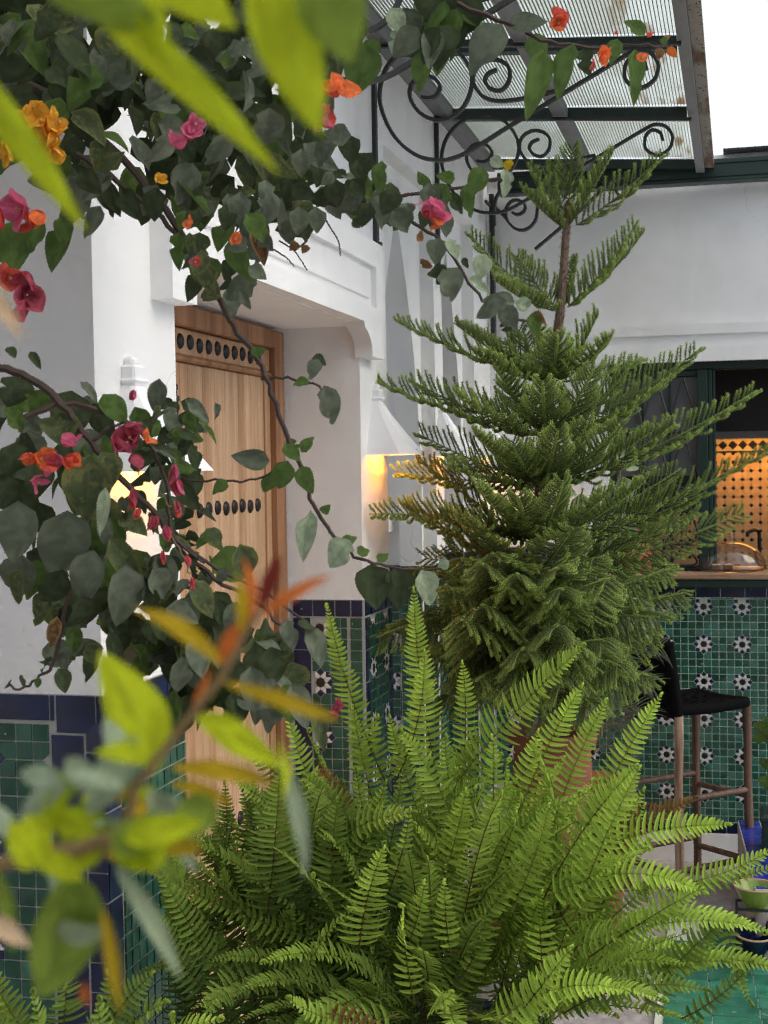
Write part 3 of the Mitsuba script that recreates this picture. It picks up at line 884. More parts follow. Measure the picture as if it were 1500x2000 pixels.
put('scroll', strap(Q([(1000, 415), (1012, 419), (1024, 412), (1025, 400), (1013, 391), (998, 394), (988, 410), (992, 432), (1010, 448), (1030, 447), (1046, 430), (1050, 405), (1052, 385)], YS), 0.03, 0.010, (0, 1, 0)), 'black_iron', cb, smooth=40)
put('scroll', strap(Q([(985, 365), (970, 385), (965, 415), (966, 440)], YS), 0.03, 0.010, (0, 1, 0)), 'black_iron', cb, smooth=40)
pp = onY(962, 400, YB - 0.03)
put('upright', mbox(pp[0] - 0.012, pp[0] + 0.008, YB - 0.05, YB - 0.022, 2.14, 2.80, 0.002), 'black_iron', cb)
put('tie', cat([strap([(pp[0], YB - 0.035, 2.76), (pp[0] + 0.09, YS, 2.66)], 0.012, 0.008, (0, 0, 1)), mbox(pp[0] - 0.004, pp[0] + 0.006, YS - 0.01, YB - 0.05, 2.735, 2.745)]), 'black_iron', cb)

# ------------------------------------------------------------------ things on the counter
CT = 1.206
pd = onZ(1431, 1112, CT); pd[1] = YB - 0.02; pd[0] = float(onY(1431, 1108, YB - 0.02)[0])
k = thing('glass_plate', 'clear glass cake plate on the wooden counter under the glass dome', 'plate')
put('disc', lathe([(0.0001, 0.004), (0.11, 0.004), (0.142, 0.014), (0.1425, 0.017), (0.11, 0.008), (0.0001, 0.008)], (pd[0], pd[1], CT), 48), 'solid_glass', k, smooth=40)
put('foot', lathe([(0.0001, 0.0005), (0.07, 0.0005), (0.07, 0.0038), (0.0001, 0.0038)], (pd[0], pd[1], CT), 32), 'solid_glass', k, smooth=40)
k = thing('glass_dome', 'clear glass cake dome with a knob standing on the bar counter', 'cake dome')
prof = [(0.134 * math.cos(a), CT + 0.018 + 0.106 * math.sin(a) ** 0.92) for a in np.linspace(0, math.pi / 2 - 0.02, 16)]
inner_ = [((r - 0.003) if r > 0.004 else 0.0001, z_ - 0.003 * (i / 15.0)) for i, (r, z_) in enumerate(prof)]
put('bell', lathe([(0.0001, CT + 0.121)] + inner_[::-1] + prof + [(0.0001, CT + 0.124)], (pd[0], pd[1], 0), 48), 'solid_glass', k, smooth=60)
put('knob', lathe([(0.0001, 0.0), (0.011, 0.0), (0.009, 0.012), (0.011, 0.026), (0.014, 0.032), (0.013, 0.038), (0.0001, 0.039)], (pd[0], pd[1], CT + 0.1245), 20), 'solid_glass', k, smooth=60)
for i, dx in enumerate((-0.062, -0.018)):
    k = thing('cake_slice', ('square of dark cake on the left under the glass dome', 'square of dark cake nearer the middle under the glass dome')[i], 'cake')
    put('sponge', plaster(mbox(pd[0] + dx - 0.02, pd[0] + dx + 0.02, pd[1] - 0.03, pd[1] + 0.012, CT + 0.0085, CT + 0.028, 0.004), amp=0.002, grid=0.008, scale=40, seed=61 + i), 'cake', k, smooth=40)
    put('icing', plaster(mbox(pd[0] + dx - 0.018, pd[0] + dx + 0.018, pd[1] - 0.028, pd[1] + 0.01, CT + 0.0285, CT + 0.033, 0.002), amp=0.001, grid=0.008, scale=40, seed=65 + i), 'bare_rim', k, smooth=40)
# pierced clay lantern
pl = onY(1240, 1100, YB - 0.05)
k = thing('clay_lantern', 'red clay lantern with pierced holes standing on the counter behind the conifer', 'lantern')
lp = [(0.058, 0.0), (0.066, 0.008), (0.070, 0.05), (0.067, 0.10), (0.055, 0.14), (0.036, 0.165), (0.033, 0.178), (0.028, 0.178)]
lan = m3.CrossSection([[(0.0005, 0.0)] + lp + [(0.0005, 0.178)]]).revolve(40)
inn = m3.CrossSection([[(0.0005, -0.01), (0.052, -0.01), (0.062, 0.05), (0.059, 0.10), (0.047, 0.14), (0.028, 0.164), (0.0005, 0.17)]]).revolve(40)
lan = lan - inn
for ring, (hz, nn) in enumerate(((0.045, 9), (0.085, 9), (0.118, 9))):
    for q in range(nn):
        h = m3.Manifold.cylinder(0.12, 0.0055, 0.0055, 10).rotate([0, 90, 0]).rotate([0, 0, 40 * q + 20 * ring]).translate([0, 0, hz])
        lan = lan - h
lm = tm(lan); lm.apply_translation((pl[0], YB - 0.05, CT + 0.0005))
put('shell', lm, 'red_clay', k, smooth=35)

# ------------------------------------------------------------------ bar stool
SA, SC, SB = at(1326, 1500, 5.34)[:2], at(1459, 1480, 5.50)[:2], at(1360, 1500, 5.74)[:2]
SDD = SA + SB - SC
k = thing('bar_stool', 'bar stool with black woven cord seat and back on round wooden legs', 'stool')
zs = 0.735
cen = (SA + SB) / 2
legs = {}
for nm, p, mt in (('A', SA, 'stool_wood_bare'), ('B', SB, 'stool_wood'), ('C', SC, 'stool_wood'), ('D', SDD, 'stool_wood')):
    foot = cen + (p - cen) * 1.05
    legs[nm] = (np.array([*foot, 0.001]), np.array([*p, zs - 0.01]))
    pts = [legs[nm][0] * (1 - t) + legs[nm][1] * t + np.array([0.0015 * math.sin(9 * t), 0.0015 * math.cos(7 * t), 0]) for t in np.linspace(0, 1, 10)]
    put('leg', tube(pts, [0.0165 + 0.001 * math.sin(5 * t) for t in range(10)], 12), mt, k, smooth=50, label='paler bare wooden leg nearest the camera' if nm == 'A' else None)
on = lambda n, t: legs[n][0] * (1 - t) + legs[n][1] * t


def zfor(n, zz):
    return on(n, zz / (zs - 0.01))


for a, b, zz in (('D', 'B', 0.41), ('D', 'A', 0.345), ('A', 'C', 0.395), ('B', 'C', 0.37), ('A', 'C', 0.13), ('B', 'C', 0.12), ('D', 'B', 0.15), ('D', 'A', 0.11)):
    put('stretcher', tube(np.linspace(zfor(a, zz), zfor(b, zz + 0.004), 5), 0.0118, 9), 'stool_wood', k, smooth=50)
ex = (SC - SA) / np.linalg.norm(SC - SA); ey = (SDD - SA) / np.linalg.norm(SDD - SA)
w, d = np.linalg.norm(SC - SA), np.linalg.norm(SDD - SA)


def sp(u, v, z_):
    q = SA + ex * u * w + ey * v * d
    return np.array([q[0], q[1], z_])


cords = []
for i in range(4):   # rolled edges of the seat
    c = [(0, 0), (1, 0), (1, 1), (0, 1)]
    p, q = c[i], c[(i + 1) % 4]
    cords.append(tube(spline([sp(*p, zs), sp((p[0] + q[0]) / 2, (p[1] + q[1]) / 2, zs - 0.006), sp(*q, zs)], 6), 0.021, 9))
put('seat_edge', cat(cords), 'black_cord', k, smooth=50)
cords = []
n = 22
for i in range(n):
    t = (i + 0.5) / n
    wave = 0.004
    cords.append(tube([sp(t, v, zs + 0.012 - 0.012 * math.sin(math.pi * v) + wave * (1 if (i // 2 + int(v * 12)) % 2 else -1)) for v in np.linspace(0.01, 0.99, 13)], 0.0062, 6))
    cords.append(tube([sp(v, t, zs + 0.012 - 0.012 * math.sin(math.pi * t) - wave * (1 if (i // 2 + int(v * 12)) % 2 else -1)) for v in np.linspace(0.01, 0.99, 13)], 0.0062, 6))
put('seat', cat(cords), 'black_cord', k, smooth=50)
# backrest over the D-A side, leaning out a little
cords = []
lean = -np.array([*ex, 0]) * 0.045
zb0, zb1 = zs - 0.02, zs + 0.255
bk = lambda v, s: sp(0.0, v, 0) + lean * s + np.array([0, 0, zb0 + (zb1 - zb0) * s]) - np.array([*ex, 0]) * 0.02 * math.sin(math.pi * v)
for i in range(26):
    s = i / 25
    cords.append(tube([bk(v, s) + np.array([*ex, 0]) * 0.0035 * (1 if (i // 2 + int(v * 10)) % 2 else -1) for v in np.linspace(0.0, 1.0, 11)], 0.0068, 6))
for v in (0.0, 1.0):
    cords.append(tube([bk(v, s) for s in np.linspace(0, 1, 6)], 0.0205, 9))
cords.append(tube([bk(v, 1.0) for v in np.linspace(0, 1, 9)], 0.017, 9))
cords.append(tube([bk(v, 0.0) for v in np.linspace(0, 1, 9)], 0.015, 9))
put('backrest', cat(cords), 'black_cord', k, smooth=50)

# ------------------------------------------------------------------ basin edge, green floor, bowls
led = thing('basin_wall', 'low basin wall with a grey side and a blue tiled top', 'wall')
bz = 0.25
q1, q2 = onZ(1441, 1603, bz), onZ(1476, 1738, bz)
dl = q1 - q2; bl = float(np.linalg.norm(dl)); dl /= bl
MB_ = frame_mat((q2[0], q2[1], 0), np.cross(dl, (0, 0, 1)), dl, (0, 0, 1))
bw_ = 0.085


def lbox(*a):
    m = a[0] if hasattr(a[0], 'vertices') else tm(mbox(*a))
    m.apply_transform(MB_)
    return m


put('core', lbox(plaster(mbox(0, bw_, 0, bl, 0, bz - 0.004), amp=0.002, seed=71)), 'paving_stone', led, smooth=35)
put('top_bed', lbox(0.001, bw_ - 0.001, 0.001, bl - 0.001, bz - 0.006, bz), 'grout', led)
rr = random.Random(4)
y = 0.004
while y < bl - 0.02:
    l = min(rr.choice((0.05, 0.07, 0.09)), bl - y - 0.003)
    shp, raw = tile_shape(Polygon(np.round([(-0.039, -l / 2 + 0.0035), (0.039, -l / 2 + 0.0035), (0.039, l / 2 - 0.0035), (-0.039, l / 2 - 0.0035)], 4)), 0.003)
    put_shared('tile', shp, 'blue_tile_bright', MB_ @ frame_mat((bw_ / 2, y + l / 2, bz), (1, 0, 0), (0, 1, 0), (0, 0, 1)), led)
    y += l
put('basin_floor', lbox(bw_ + 0.001, 0.8, 0, bl, 0.0, 0.225), 'floor_green', led)
flo = thing('green_tile_floor', 'glossy green glazed tile floor with pale joints', None, kind='structure')
fx0 = float(onZ(1303, 1850, 0)[0])
fy1 = float(onZ(1380, 1795, 0)[1])
put('bed', mbox(fx0 - 0.004, 1.2, 3.6, fy1, 0.003, 0.012), 'grout', flo)
ang = math.radians(3.0)
ca, sa = math.cos(ang), math.sin(ang)
rr = random.Random(9)
tw, tl_ = 0.142, 0.10
row = 0
oy = fy1
cur = fy1
while cur > 3.65:
    l = rr.choice((0.085, 0.105, 0.12))
    for i in range(-1, 9):
        x = -0.245 + tw * i
        cx, cy = x + tw / 2, cur - l / 2
        px_ = fx0 + 0.0
        X = cx * ca - (cy - 4.6) * -sa * 0 + (4.6 - cy) * 0.055
        if X - tw / 2 < fx0 - 0.02:
            continue
        q = project((X, cy, 0.014))
        if not (-50 < q[0] < 1600 and q[1] < 2060):
            continue
        shp, raw = tile_shape(Polygon(np.round([(-tw / 2 + 0.0018, -l / 2 + 0.0016), (tw / 2 - 0.0018, -l / 2 + 0.0016), (tw / 2 - 0.0018, l / 2 - 0.0016), (-tw / 2 + 0.0018, l / 2 - 0.0016)], 4)), 0.006)
        z = np.array([rr.gauss(0, 0.008), rr.gauss(0, 0.008), 1]); z /= np.linalg.norm(z)
        x_ = np.array([1, 0.0, 0]); x_ -= z * (x_ @ z); x_ /= np.linalg.norm(x_)
        put_shared('tile', shp, rr.choice(('floor_green', 'floor_green', 'floor_green_dark')), frame_mat((X, cy, 0.0122), x_, np.cross(z, x_), z), flo)
    cur -= l
# metal stand with two bowls
st = at(1478, 1890, 1.65 * 2800 / (1890 - 905) * 1.0)
sx, sy = float(st[0]), float(st[1])
k = thing('bowl_stand', 'black metal stand holding two glazed bowls one above the other', 'stand')
dep = sy / 0.971
zg = lambda py: 1.65 - (py - 905) * 4.66 / 2800
zr1, zr2 = zg(1776), zg(1862)
bars = []
for dx in (-0.062, 0.062):
    for dy in (-0.05, 0.05):
        bars.append(mbox(sx + dx - 0.004, sx + dx + 0.004, sy + dy - 0.004, sy + dy + 0.004, 0.02, zr1, 0.001))
for zz in (zr1, zr2 + 0.03, zr2 - 0.02):
    bars += [mbox(sx - 0.066, sx + 0.066, sy - 0.054, sy - 0.046, zz, zz + 0.008), mbox(sx - 0.066, sx + 0.066, sy + 0.046, sy + 0.054, zz, zz + 0.008), mbox(sx - 0.066, sx - 0.058, sy - 0.0459, sy + 0.0459, zz, zz + 0.008), mbox(sx + 0.058, sx + 0.066, sy - 0.0459, sy + 0.0459, zz, zz + 0.008)]
put('frame', cat(bars), 'black_iron', k)
zt1 = zg(1733)
k = thing('green_bowl', 'green glazed conical bowl with a bare clay rim on top of the black stand', 'bowl')
put('cup', lathe([(0.0001, -0.085), (0.025, -0.085), (0.030, -0.075), (0.050, -0.045), (0.070, -0.004), (0.066, -0.003), (0.045, -0.045), (0.022, -0.07), (0.0001, -0.072)], (sx, sy, zt1), 40), 'green_glaze', k, smooth=50)
put('rim', lathe([(0.0655, -0.004), (0.0715, -0.005), (0.0735, -0.001), (0.0715, 0.002), (0.0665, 0.001), (0.0655, -0.004)], (sx, sy, zt1), 40), 'bare_rim', k, smooth=50)
zt2 = zg(1808)
k = thing('navy_bowl', 'dark navy footed bowl tilted in the lower ring of the black stand', 'bowl')
MT = trimesh.transformations.rotation_matrix(math.radians(14), (1, 0, 0))
def tilt(m, off):
    m = m.copy(); m.apply_transform(MT); m.apply_translation(off); return m
off = (sx - 0.003, sy - 0.03, zt2 - 0.012)
put('cup', tilt(lathe([(0.0001, -0.105), (0.012, -0.10), (0.030, -0.085), (0.052, -0.05), (0.073, 0.0), (0.069, 0.0), (0.048, -0.05), (0.024, -0.08), (0.0001, -0.088)], sides=40), off), 'navy_glaze', k, smooth=50)
put('rim', tilt(lathe([(0.0685, -0.002), (0.0735, -0.003), (0.0755, 0.001), (0.0735, 0.004), (0.0695, 0.003), (0.0685, -0.002)], sides=40), off), 'bare_rim', k, smooth=50)
put('foot', lathe([(0.0001, 0.0), (0.034, 0.0), (0.034, 0.012), (0.024, 0.028), (0.017, 0.045), (0.020, 0.06), (0.014, 0.085), (0.0001, 0.09)], (sx - 0.003, sy - 0.005, 0.02), 32), 'navy_glaze', k, smooth=50)
# ------------------------------------------------------------------ leaves and plants: materials
def leafmat(key, col, trans, dt=0.7, rough=0.42, vein=None, mottle=None, edge=None, spec=0.4):
    """uv: u across (0.5 = midrib), v from stalk to tip"""
    def f(p, n, uv):
        a = fbm(uv.x * 5 + p.x * 7, uv.y * 6 + p.y * 7, p.z * 7, 3)
        c = mix(col, [x * 1.5 for x in col], smoothstep(0.3, 0.75, a))
        if mottle is not None:
            s = smoothstep(0.54, 0.66, fbm(uv.x * 11 + p.x * 17, uv.y * 11 + p.y * 17, p.z * 17, 3))
            c = mix(c, mottle, s * 0.75)
        if edge is not None:
            e = dr.abs(uv.x - 0.5) * 2 + 0.25 * (a - 0.5)
            c = mix(c, edge, smoothstep(0.6, 1.05, e + 0.5 * (fbm(p.x * 60, p.y * 60, p.z * 60, 2) - 0.5)) * 0.75)
        if vein is not None:
            m = 1 - smoothstep(0.008, 0.028, dr.abs(uv.x - 0.5))
            w = uv.y * 6 - dr.abs(uv.x - 0.5) * 4.5
            s = (1 - smoothstep(0.03, 0.09, dr.abs(w - dr.floor(w) - 0.5))) * 0.4
            c = mix(c, vein, dr.maximum(m, s) * 0.5)
        return c
    scene[key] = {'type': 'principledthin', 'base_color': mikit.proc(f), 'roughness': rough, 'diff_trans': dt, 'eta': 1.45, 'spec_trans': 0.0}
    return key


leafmat('leaf_dark', (0.050, 0.066, 0.036), None, 0.5, 0.32, vein=(0.06, 0.09, 0.05), edge=(0.05, 0.06, 0.02))
leafmat('leaf_grey', (0.118, 0.138, 0.098), None, 0.4, 0.30, vein=(0.13, 0.17, 0.12))
leafmat('leaf_mid', (0.085, 0.135, 0.040), None, 0.8, 0.42, vein=(0.10, 0.16, 0.06))
leafmat('leaf_mottled', (0.075, 0.10, 0.05), None, 0.5, 0.45, vein=(0.14, 0.17, 0.09), mottle=(0.20, 0.20, 0.08), edge=(0.20, 0.20, 0.07))
leafmat('leaf_dry', (0.14, 0.075, 0.035), None, 0.5, 0.6, mottle=(0.30, 0.20, 0.10), edge=(0.35, 0.24, 0.14))
leafmat('leaf_lime', (0.40, 0.47, 0.02), None, 1.1, 0.4, vein=(0.26, 0.36, 0.05))
leafmat('leaf_limedark', (0.18, 0.25, 0.04), None, 0.9, 0.28, vein=(0.14, 0.22, 0.05))
leafmat('leaf_olive', (0.36, 0.25, 0.016), None, 1.0, 0.4, vein=(0.34, 0.30, 0.06))
leafmat('leaf_bronze', (0.48, 0.13, 0.03), None, 1.0, 0.35, vein=(0.4, 0.18, 0.05))
leafmat('leaf_maroon', (0.10, 0.018, 0.012), None, 0.6, 0.3)
leafmat('leaf_pale', (0.27, 0.33, 0.22), None, 0.6, 0.25, vein=(0.18, 0.24, 0.1))
leafmat('leaf_peach', (0.55, 0.38, 0.24), None, 0.7, 0.5, mottle=(0.62, 0.55, 0.36))
for nm, c in (('bract_pink', (0.56, 0.13, 0.22)), ('bract_red', (0.52, 0.09, 0.07)), ('bract_orange', (0.68, 0.17, 0.06)), ('bract_yellow', (0.66, 0.36, 0.05)), ('bract_faded', (0.34, 0.07, 0.10))):
    leafmat(nm, c, None, 0.8, 0.55, vein=[x * 0.6 for x in c])
mat('twig', two(princ((0.055, 0.036, 0.028), 0.75)))
mat('twig_pale', two(princ((0.16, 0.12, 0.075), 0.75)))
mat('sap_stem', two(princ((0.20, 0.13, 0.05), 0.6)))
VC = {'type': 'mesh_attribute', 'name': 'vertex_color'}
scene['fern_leaf'] = {'type': 'principledthin', 'base_color': VC, 'roughness': 0.3, 'diff_trans': 0.6, 'eta': 1.55}
scene['conifer_leaf'] = two({'type': 'principled', 'base_color': VC, 'roughness': 0.45, 'specular': 0.4})


def f_bark(p, n, uv):
    return mix((0.10, 0.065, 0.045), (0.24, 0.17, 0.13), fbm(p.x * 60, p.y * 60, p.z * 34, 3))


mat('bark', two(princ(mikit.proc(f_bark), 0.85)))


# ------------------------------------------------------------------ leaf shapes (base at the origin, +y to the tip, +z the upper side, length 1)
def leaf_mesh(wid, kind, fold, curl, wave, rr, cup=0.0, nl=9, nw=6):
    V, UV = [], []
    ph = rr.uniform(0, 6.28)
    bite = [(rr.random(), rr.choice((-1, 1)), rr.uniform(0.25, 0.8)) for _ in range(rr.choice((0, 0, 1, 2)))] if kind == 'heart' else []
    for i in range(nl + 1):
        t = i / nl
        if kind == 'heart':
            prof = (math.sin(math.pi * min(1, t) ** 0.62)) ** 0.72 * (1 - 0.25 * t) * 1.1
            y = t - 0.05 * 0
        elif kind == 'lance':
            prof = math.sin(math.pi * t ** 0.85) ** 0.9
            y = t
        elif kind == 'ovate':
            prof = math.sin(math.pi * t ** 0.75) ** 0.8
            y = t
        else:  # bract: round with a point
            prof = math.sin(math.pi * t ** 0.8) ** 0.65
            y = t
        for j in range(nw + 1):
            s = j / nw * 2 - 1
            w = wid / 2 * prof
            for (bt, bs, ba) in bite:
                if s * bs > 0.5:
                    w *= 1 - ba * math.exp(-((t - bt) / 0.06) ** 2)
            x = s * w
            back = -0.10 * abs(s) ** 1.5 * math.exp(-(t / 0.12) ** 2) if kind == 'heart' else 0
            yy = y + back
            zz = fold * abs(s) * w * 1.0 + cup * (s * w) ** 2 * 4 - curl * t * t + wave * math.sin(t * 9 + ph + (1.8 if s > 0 else 0)) * abs(s) * prof
            V.append((x, yy - 0.25 * abs(curl) * t ** 3, zz))
            UV.append((j / nw, t))
    Fs = []
    for i in range(nl):
        for j in range(nw):
            a = i * (nw + 1) + j
            Fs.append([a, a + 1, a + nw + 2, a + nw + 1])
    return np.array(V), np.array(Fs), np.array(UV)


_lr = random.Random(33)
LEAF = {}
for kind, n, wr, fr, cr, wv in (('heart', 10, (0.68, 0.92), (0.05, 0.5), (0.0, 0.38), (0.01, 0.06)), ('lance', 6, (0.26, 0.34), (0.1, 0.4), (0.1, 0.4), (0.0, 0.02)),
                                ('ovate', 6, (0.5, 0.62), (0.1, 0.5), (0.0, 0.35), (0.01, 0.04)), ('bract', 6, (0.72, 0.95), (0.15, 0.5), (-0.35, 0.2), (0.03, 0.08))):
    LEAF[kind] = []
    for i in range(n):
        v, f, uv = leaf_mesh(_lr.uniform(*wr), kind, _lr.uniform(*fr), _lr.uniform(*cr), _lr.uniform(*wv), _lr)
        w = np.ptp(v[:, 0])
        LEAF[kind].append((mikit.ply((v, f), None, smooth=True, uv=uv), w))


def leaf_at(holder, kind, p, tip, nrm, mat_, width=None, name='leaf', variant=None, label=None, rr=R):
    d = np.asarray(tip, float) - p
    L = np.linalg.norm(d)
    y = d / L
    z = np.asarray(nrm, float); z = z - y * (z @ y); z /= np.linalg.norm(z) + 1e-9
    x = np.cross(y, z)
    shp, w = LEAF[kind][rr.randrange(len(LEAF[kind])) if variant is None else variant]
    sx_ = L if width is None else width / w
    M = np.eye(4)
    M[:3, 0], M[:3, 1], M[:3, 2], M[:3, 3] = x * sx_, y * L, z * (L + sx_) / 2, p
    return put_shared(name, shp, mat_, M, holder, label=label)


def leaf_px(holder, kind, b, t, wpx, dep, mat_, ddep=0.0, tilt=0.35, name='leaf', rr=R, face=None, label=None):
    """a leaf from where it shows: stalk and tip in the photograph, how far off it hangs, how far the tip leans away"""
    p, q = at(*b, dep), at(*t, dep + ddep)
    v = CAM - (p + q) / 2; v /= np.linalg.norm(v)
    nrm = v + (np.array([0, 0, 0.35]) if face is None else np.asarray(face)) + np.array([rr.gauss(0, tilt) for _ in range(3)])
    return leaf_at(holder, kind, p, q, nrm, mat_, width=None if wpx is None else wpx / FPX * dep, name=name, rr=rr, label=label)


def flower(holder, px, py, dep, size, mats, n=5, rr=R, faded=False):
    """a spray of florets, each of three papery bracts around a small pale tube"""
    c = at(px, py, dep)
    s = size / FPX * dep
    k = newkey(holder + '__flower')
    for i in range(max(1, n // 2)):
        off = (RT * rr.uniform(-1, 1) + UP * rr.uniform(-0.8, 0.8)) * s * (0.62 if n > 3 else 0.3)
        fd = -FWD * rr.uniform(0.1, 0.9) + RT * rr.gauss(0, 0.6) + UP * rr.gauss(-0.15, 0.5)
        if faded:
            fd = -UP + RT * rr.gauss(0, 0.15) - FWD * 0.2
            off = off * 0.3
        fd /= np.linalg.norm(fd)
        e1 = np.cross(fd, [0.3, 0.5, 0.8]); e1 /= np.linalg.norm(e1); e2 = np.cross(fd, e1)
        a0 = rr.uniform(0, 6.28)
        m_ = rr.choice(mats)
        o = c + off - fd * s * 0.35
        for q in range(3):
            a = a0 + q * 2.094 + rr.gauss(0, 0.15)
            rad = e1 * math.cos(a) + e2 * math.sin(a)
            sp_ = rr.uniform(0.7, 1.5) if not faded else 0.14
            d = fd + rad * sp_
            d /= np.linalg.norm(d)
            L = s * rr.uniform(0.85, 1.2) * (1.1 if faded else 1)
            leaf_at(k, 'bract', o + rad * s * 0.03, o + d * L, fd * sp_ - rad + 0.2 * np.array([rr.gauss(0, 1) for _ in range(3)]), m_ if rr.random() < 0.7 else rr.choice(mats), width=L * (rr.uniform(0.78, 1.05) if not faded else 0.45), name='bract', rr=rr)
        if not faded and rr.random() < 0.55:
            d = fd * s * 0.55
            put('tube', tube(np.array([o, o + d * 0.7, o + d, o + d * 1.03]), np.array([0.0009, 0.001, 0.0021, 0.0008]) * (dep / 1.9), 5), 'leaf_peach', k, smooth=50)
    return k


def stem_px(holder, pts, r0, r1, mat_='twig', n=5, name='stem', wob=0.004, rr=R):
    p = [at(x, y, d) for x, y, d in pts]
    q = spline(p, n)
    q[1:-1] += np.array([[rr.gauss(0, wob * 0.3) for _ in range(3)] for _ in range(len(q) - 2)])
    put(name, tube(q, np.linspace(r0, r1, len(q)), 6), mat_, holder, smooth=50)
    return q


class Heap:
    """leaves of a mass: the largest as parts, the rest as one part"""
    def __init__(self, holder): self.h, self.l = holder, []

    def add(self, *a, **k): self.l.append((a, k))


# ------------------------------------------------------------------ bougainvillea over the door
bou = thing('bougainvillea', 'dense dark leaved bougainvillea with yellow, pink and orange flowers hanging down over the doorway', 'bougainvillea')
rb = random.Random(101)
DK = ['leaf_dark'] * 10 + ['leaf_grey'] * 8 + ['leaf_mid'] * 4 + ['leaf_mottled'] * 4 + ['leaf_dry'] * 0


def mass(holder, ells, mats, rr, most=None):
    out = []
    for (cx, cy, rx, ry, n, d0, d1, s0, s1) in ells:
        for _ in range(n):
            r, a = math.sqrt(rr.random()), rr.uniform(0, 2 * math.pi)
            px, py = cx + rx * r * math.cos(a), cy + ry * r * math.sin(a)
            s = rr.uniform(s0, s1)
            ta = math.radians(rr.gauss(90, 42))
            out.append((s, px, py, px + s * math.cos(ta), py + s * math.sin(ta), rr.uniform(d0, d1)))
    out.sort(key=lambda t: -t[0])
    return out


UPPER = [(300, 110, 330, 150, 150, 1.72, 2.15, 40, 104), (60, 150, 90, 150, 22, 1.75, 2.1, 60, 110), (420, 300, 190, 120, 80, 1.72, 2.15, 38, 92), (190, 330, 70, 80, 14, 1.7, 1.95, 55, 95), (440, 460, 85, 120, 40, 1.7, 2.05, 34, 72),
         (640, 310, 90, 60, 22, 1.75, 2.0, 30, 60), (690, 370, 70, 40, 16, 1.75, 1.95, 30, 60), (790, 385, 90, 32, 18, 1.75, 1.95, 30, 62), (600, 90, 90, 90, 16, 1.8, 2.1, 60, 90), (850, 20, 60, 50, 12, 1.75, 1.9, 60, 105), (560, 395, 60, 45, 14, 1.75, 1.95, 40, 75)]
ups = mass(bou, UPPER, DK, rb)
for i, (s, x0, y0, x1, y1, d) in enumerate(ups[:190]):
    leaf_px(bou, 'heart', (x0, y0), (x1, y1), s * rb.uniform(0.5, 0.85), d, rb.choice(DK), ddep=rb.uniform(-0.02, 0.03), tilt=0.75, rr=rb, face=(0.4, -0.1, 0.7))
# loose twigs and the single leaves that stand out
stem_px(bou, [(-40, 120, 2.0), (120, 200, 1.95), (300, 380, 1.88), (380, 500, 1.85), (425, 565, 1.84)], 0.006, 0.004, rr=rb)
stem_px(bou, [(60, 330, 2.0), (110, 240, 2.0), (160, 160, 2.0), (200, 60, 2.02), (230, -40, 2.02)], 0.004, 0.005, rr=rb)
stem_px(bou, [(150, 300, 1.9), (250, 370, 1.88), (330, 440, 1.86), (400, 520, 1.85)], 0.004, 0.003, rr=rb)
stem_px(bou, [(300, 100, 1.95), (430, 220, 1.9), (560, 340, 1.88), (640, 400, 1.87), (720, 390, 1.86), (850, 375, 1.86), (990, 345, 1.86)], 0.0045, 0.002, rr=rb)
stem_px(bou, [(640, 330, 1.87), (740, 370, 1.87), (800, 430, 1.87), (860, 470, 1.88), (930, 570, 1.9), (1000, 620, 1.9), (1060, 630, 1.9)], 0.003, 0.0018, rr=rb)
hang = stem_px(bou, [(415, 560, 1.84), (455, 640, 1.84), (510, 715, 1.84), (545, 810, 1.84), (585, 910, 1.84), (612, 985, 1.84), (655, 1050, 1.84), (705, 1092, 1.84), (770, 1108, 1.85), (850, 1112, 1.85), (880, 1098, 1.85)], 0.0042, 0.0014, rr=rb)
stem_px(bou, [(510, 740, 1.84), (560, 738, 1.84), (610, 750, 1.83), (635, 765, 1.83)], 0.0022, 0.0014, rr=rb)
stem_px(bou, [(340, 935, 1.86), (420, 940, 1.86), (500, 935, 1.85), (560, 905, 1.84)], 0.0018, 0.0015, rr=rb)
stem_px(bou, [(800, -30, 1.84), (900, 10, 1.84), (985, 42, 1.84), (1060, 76, 1.84), (1150, 93, 1.84), (1250, 87, 1.84), (1315, 96, 1.84)], 0.004, 0.0014, rr=rb)
for (pts) in ([(630, 420), (660, 470), (665, 500)], [(545, 470), (575, 490), (600, 528)], [(575, 490), (600, 470), (590, 480)], [(520, 480), (555, 500), (575, 520)], [(500, 85), (540, 90), (560, 100)], [(560, 150), (590, 160), (610, 190)]):
    stem_px(bou, [(x, y, 1.86) for x, y in pts], 0.0013, 0.0009, rr=rb, wob=0.0006)
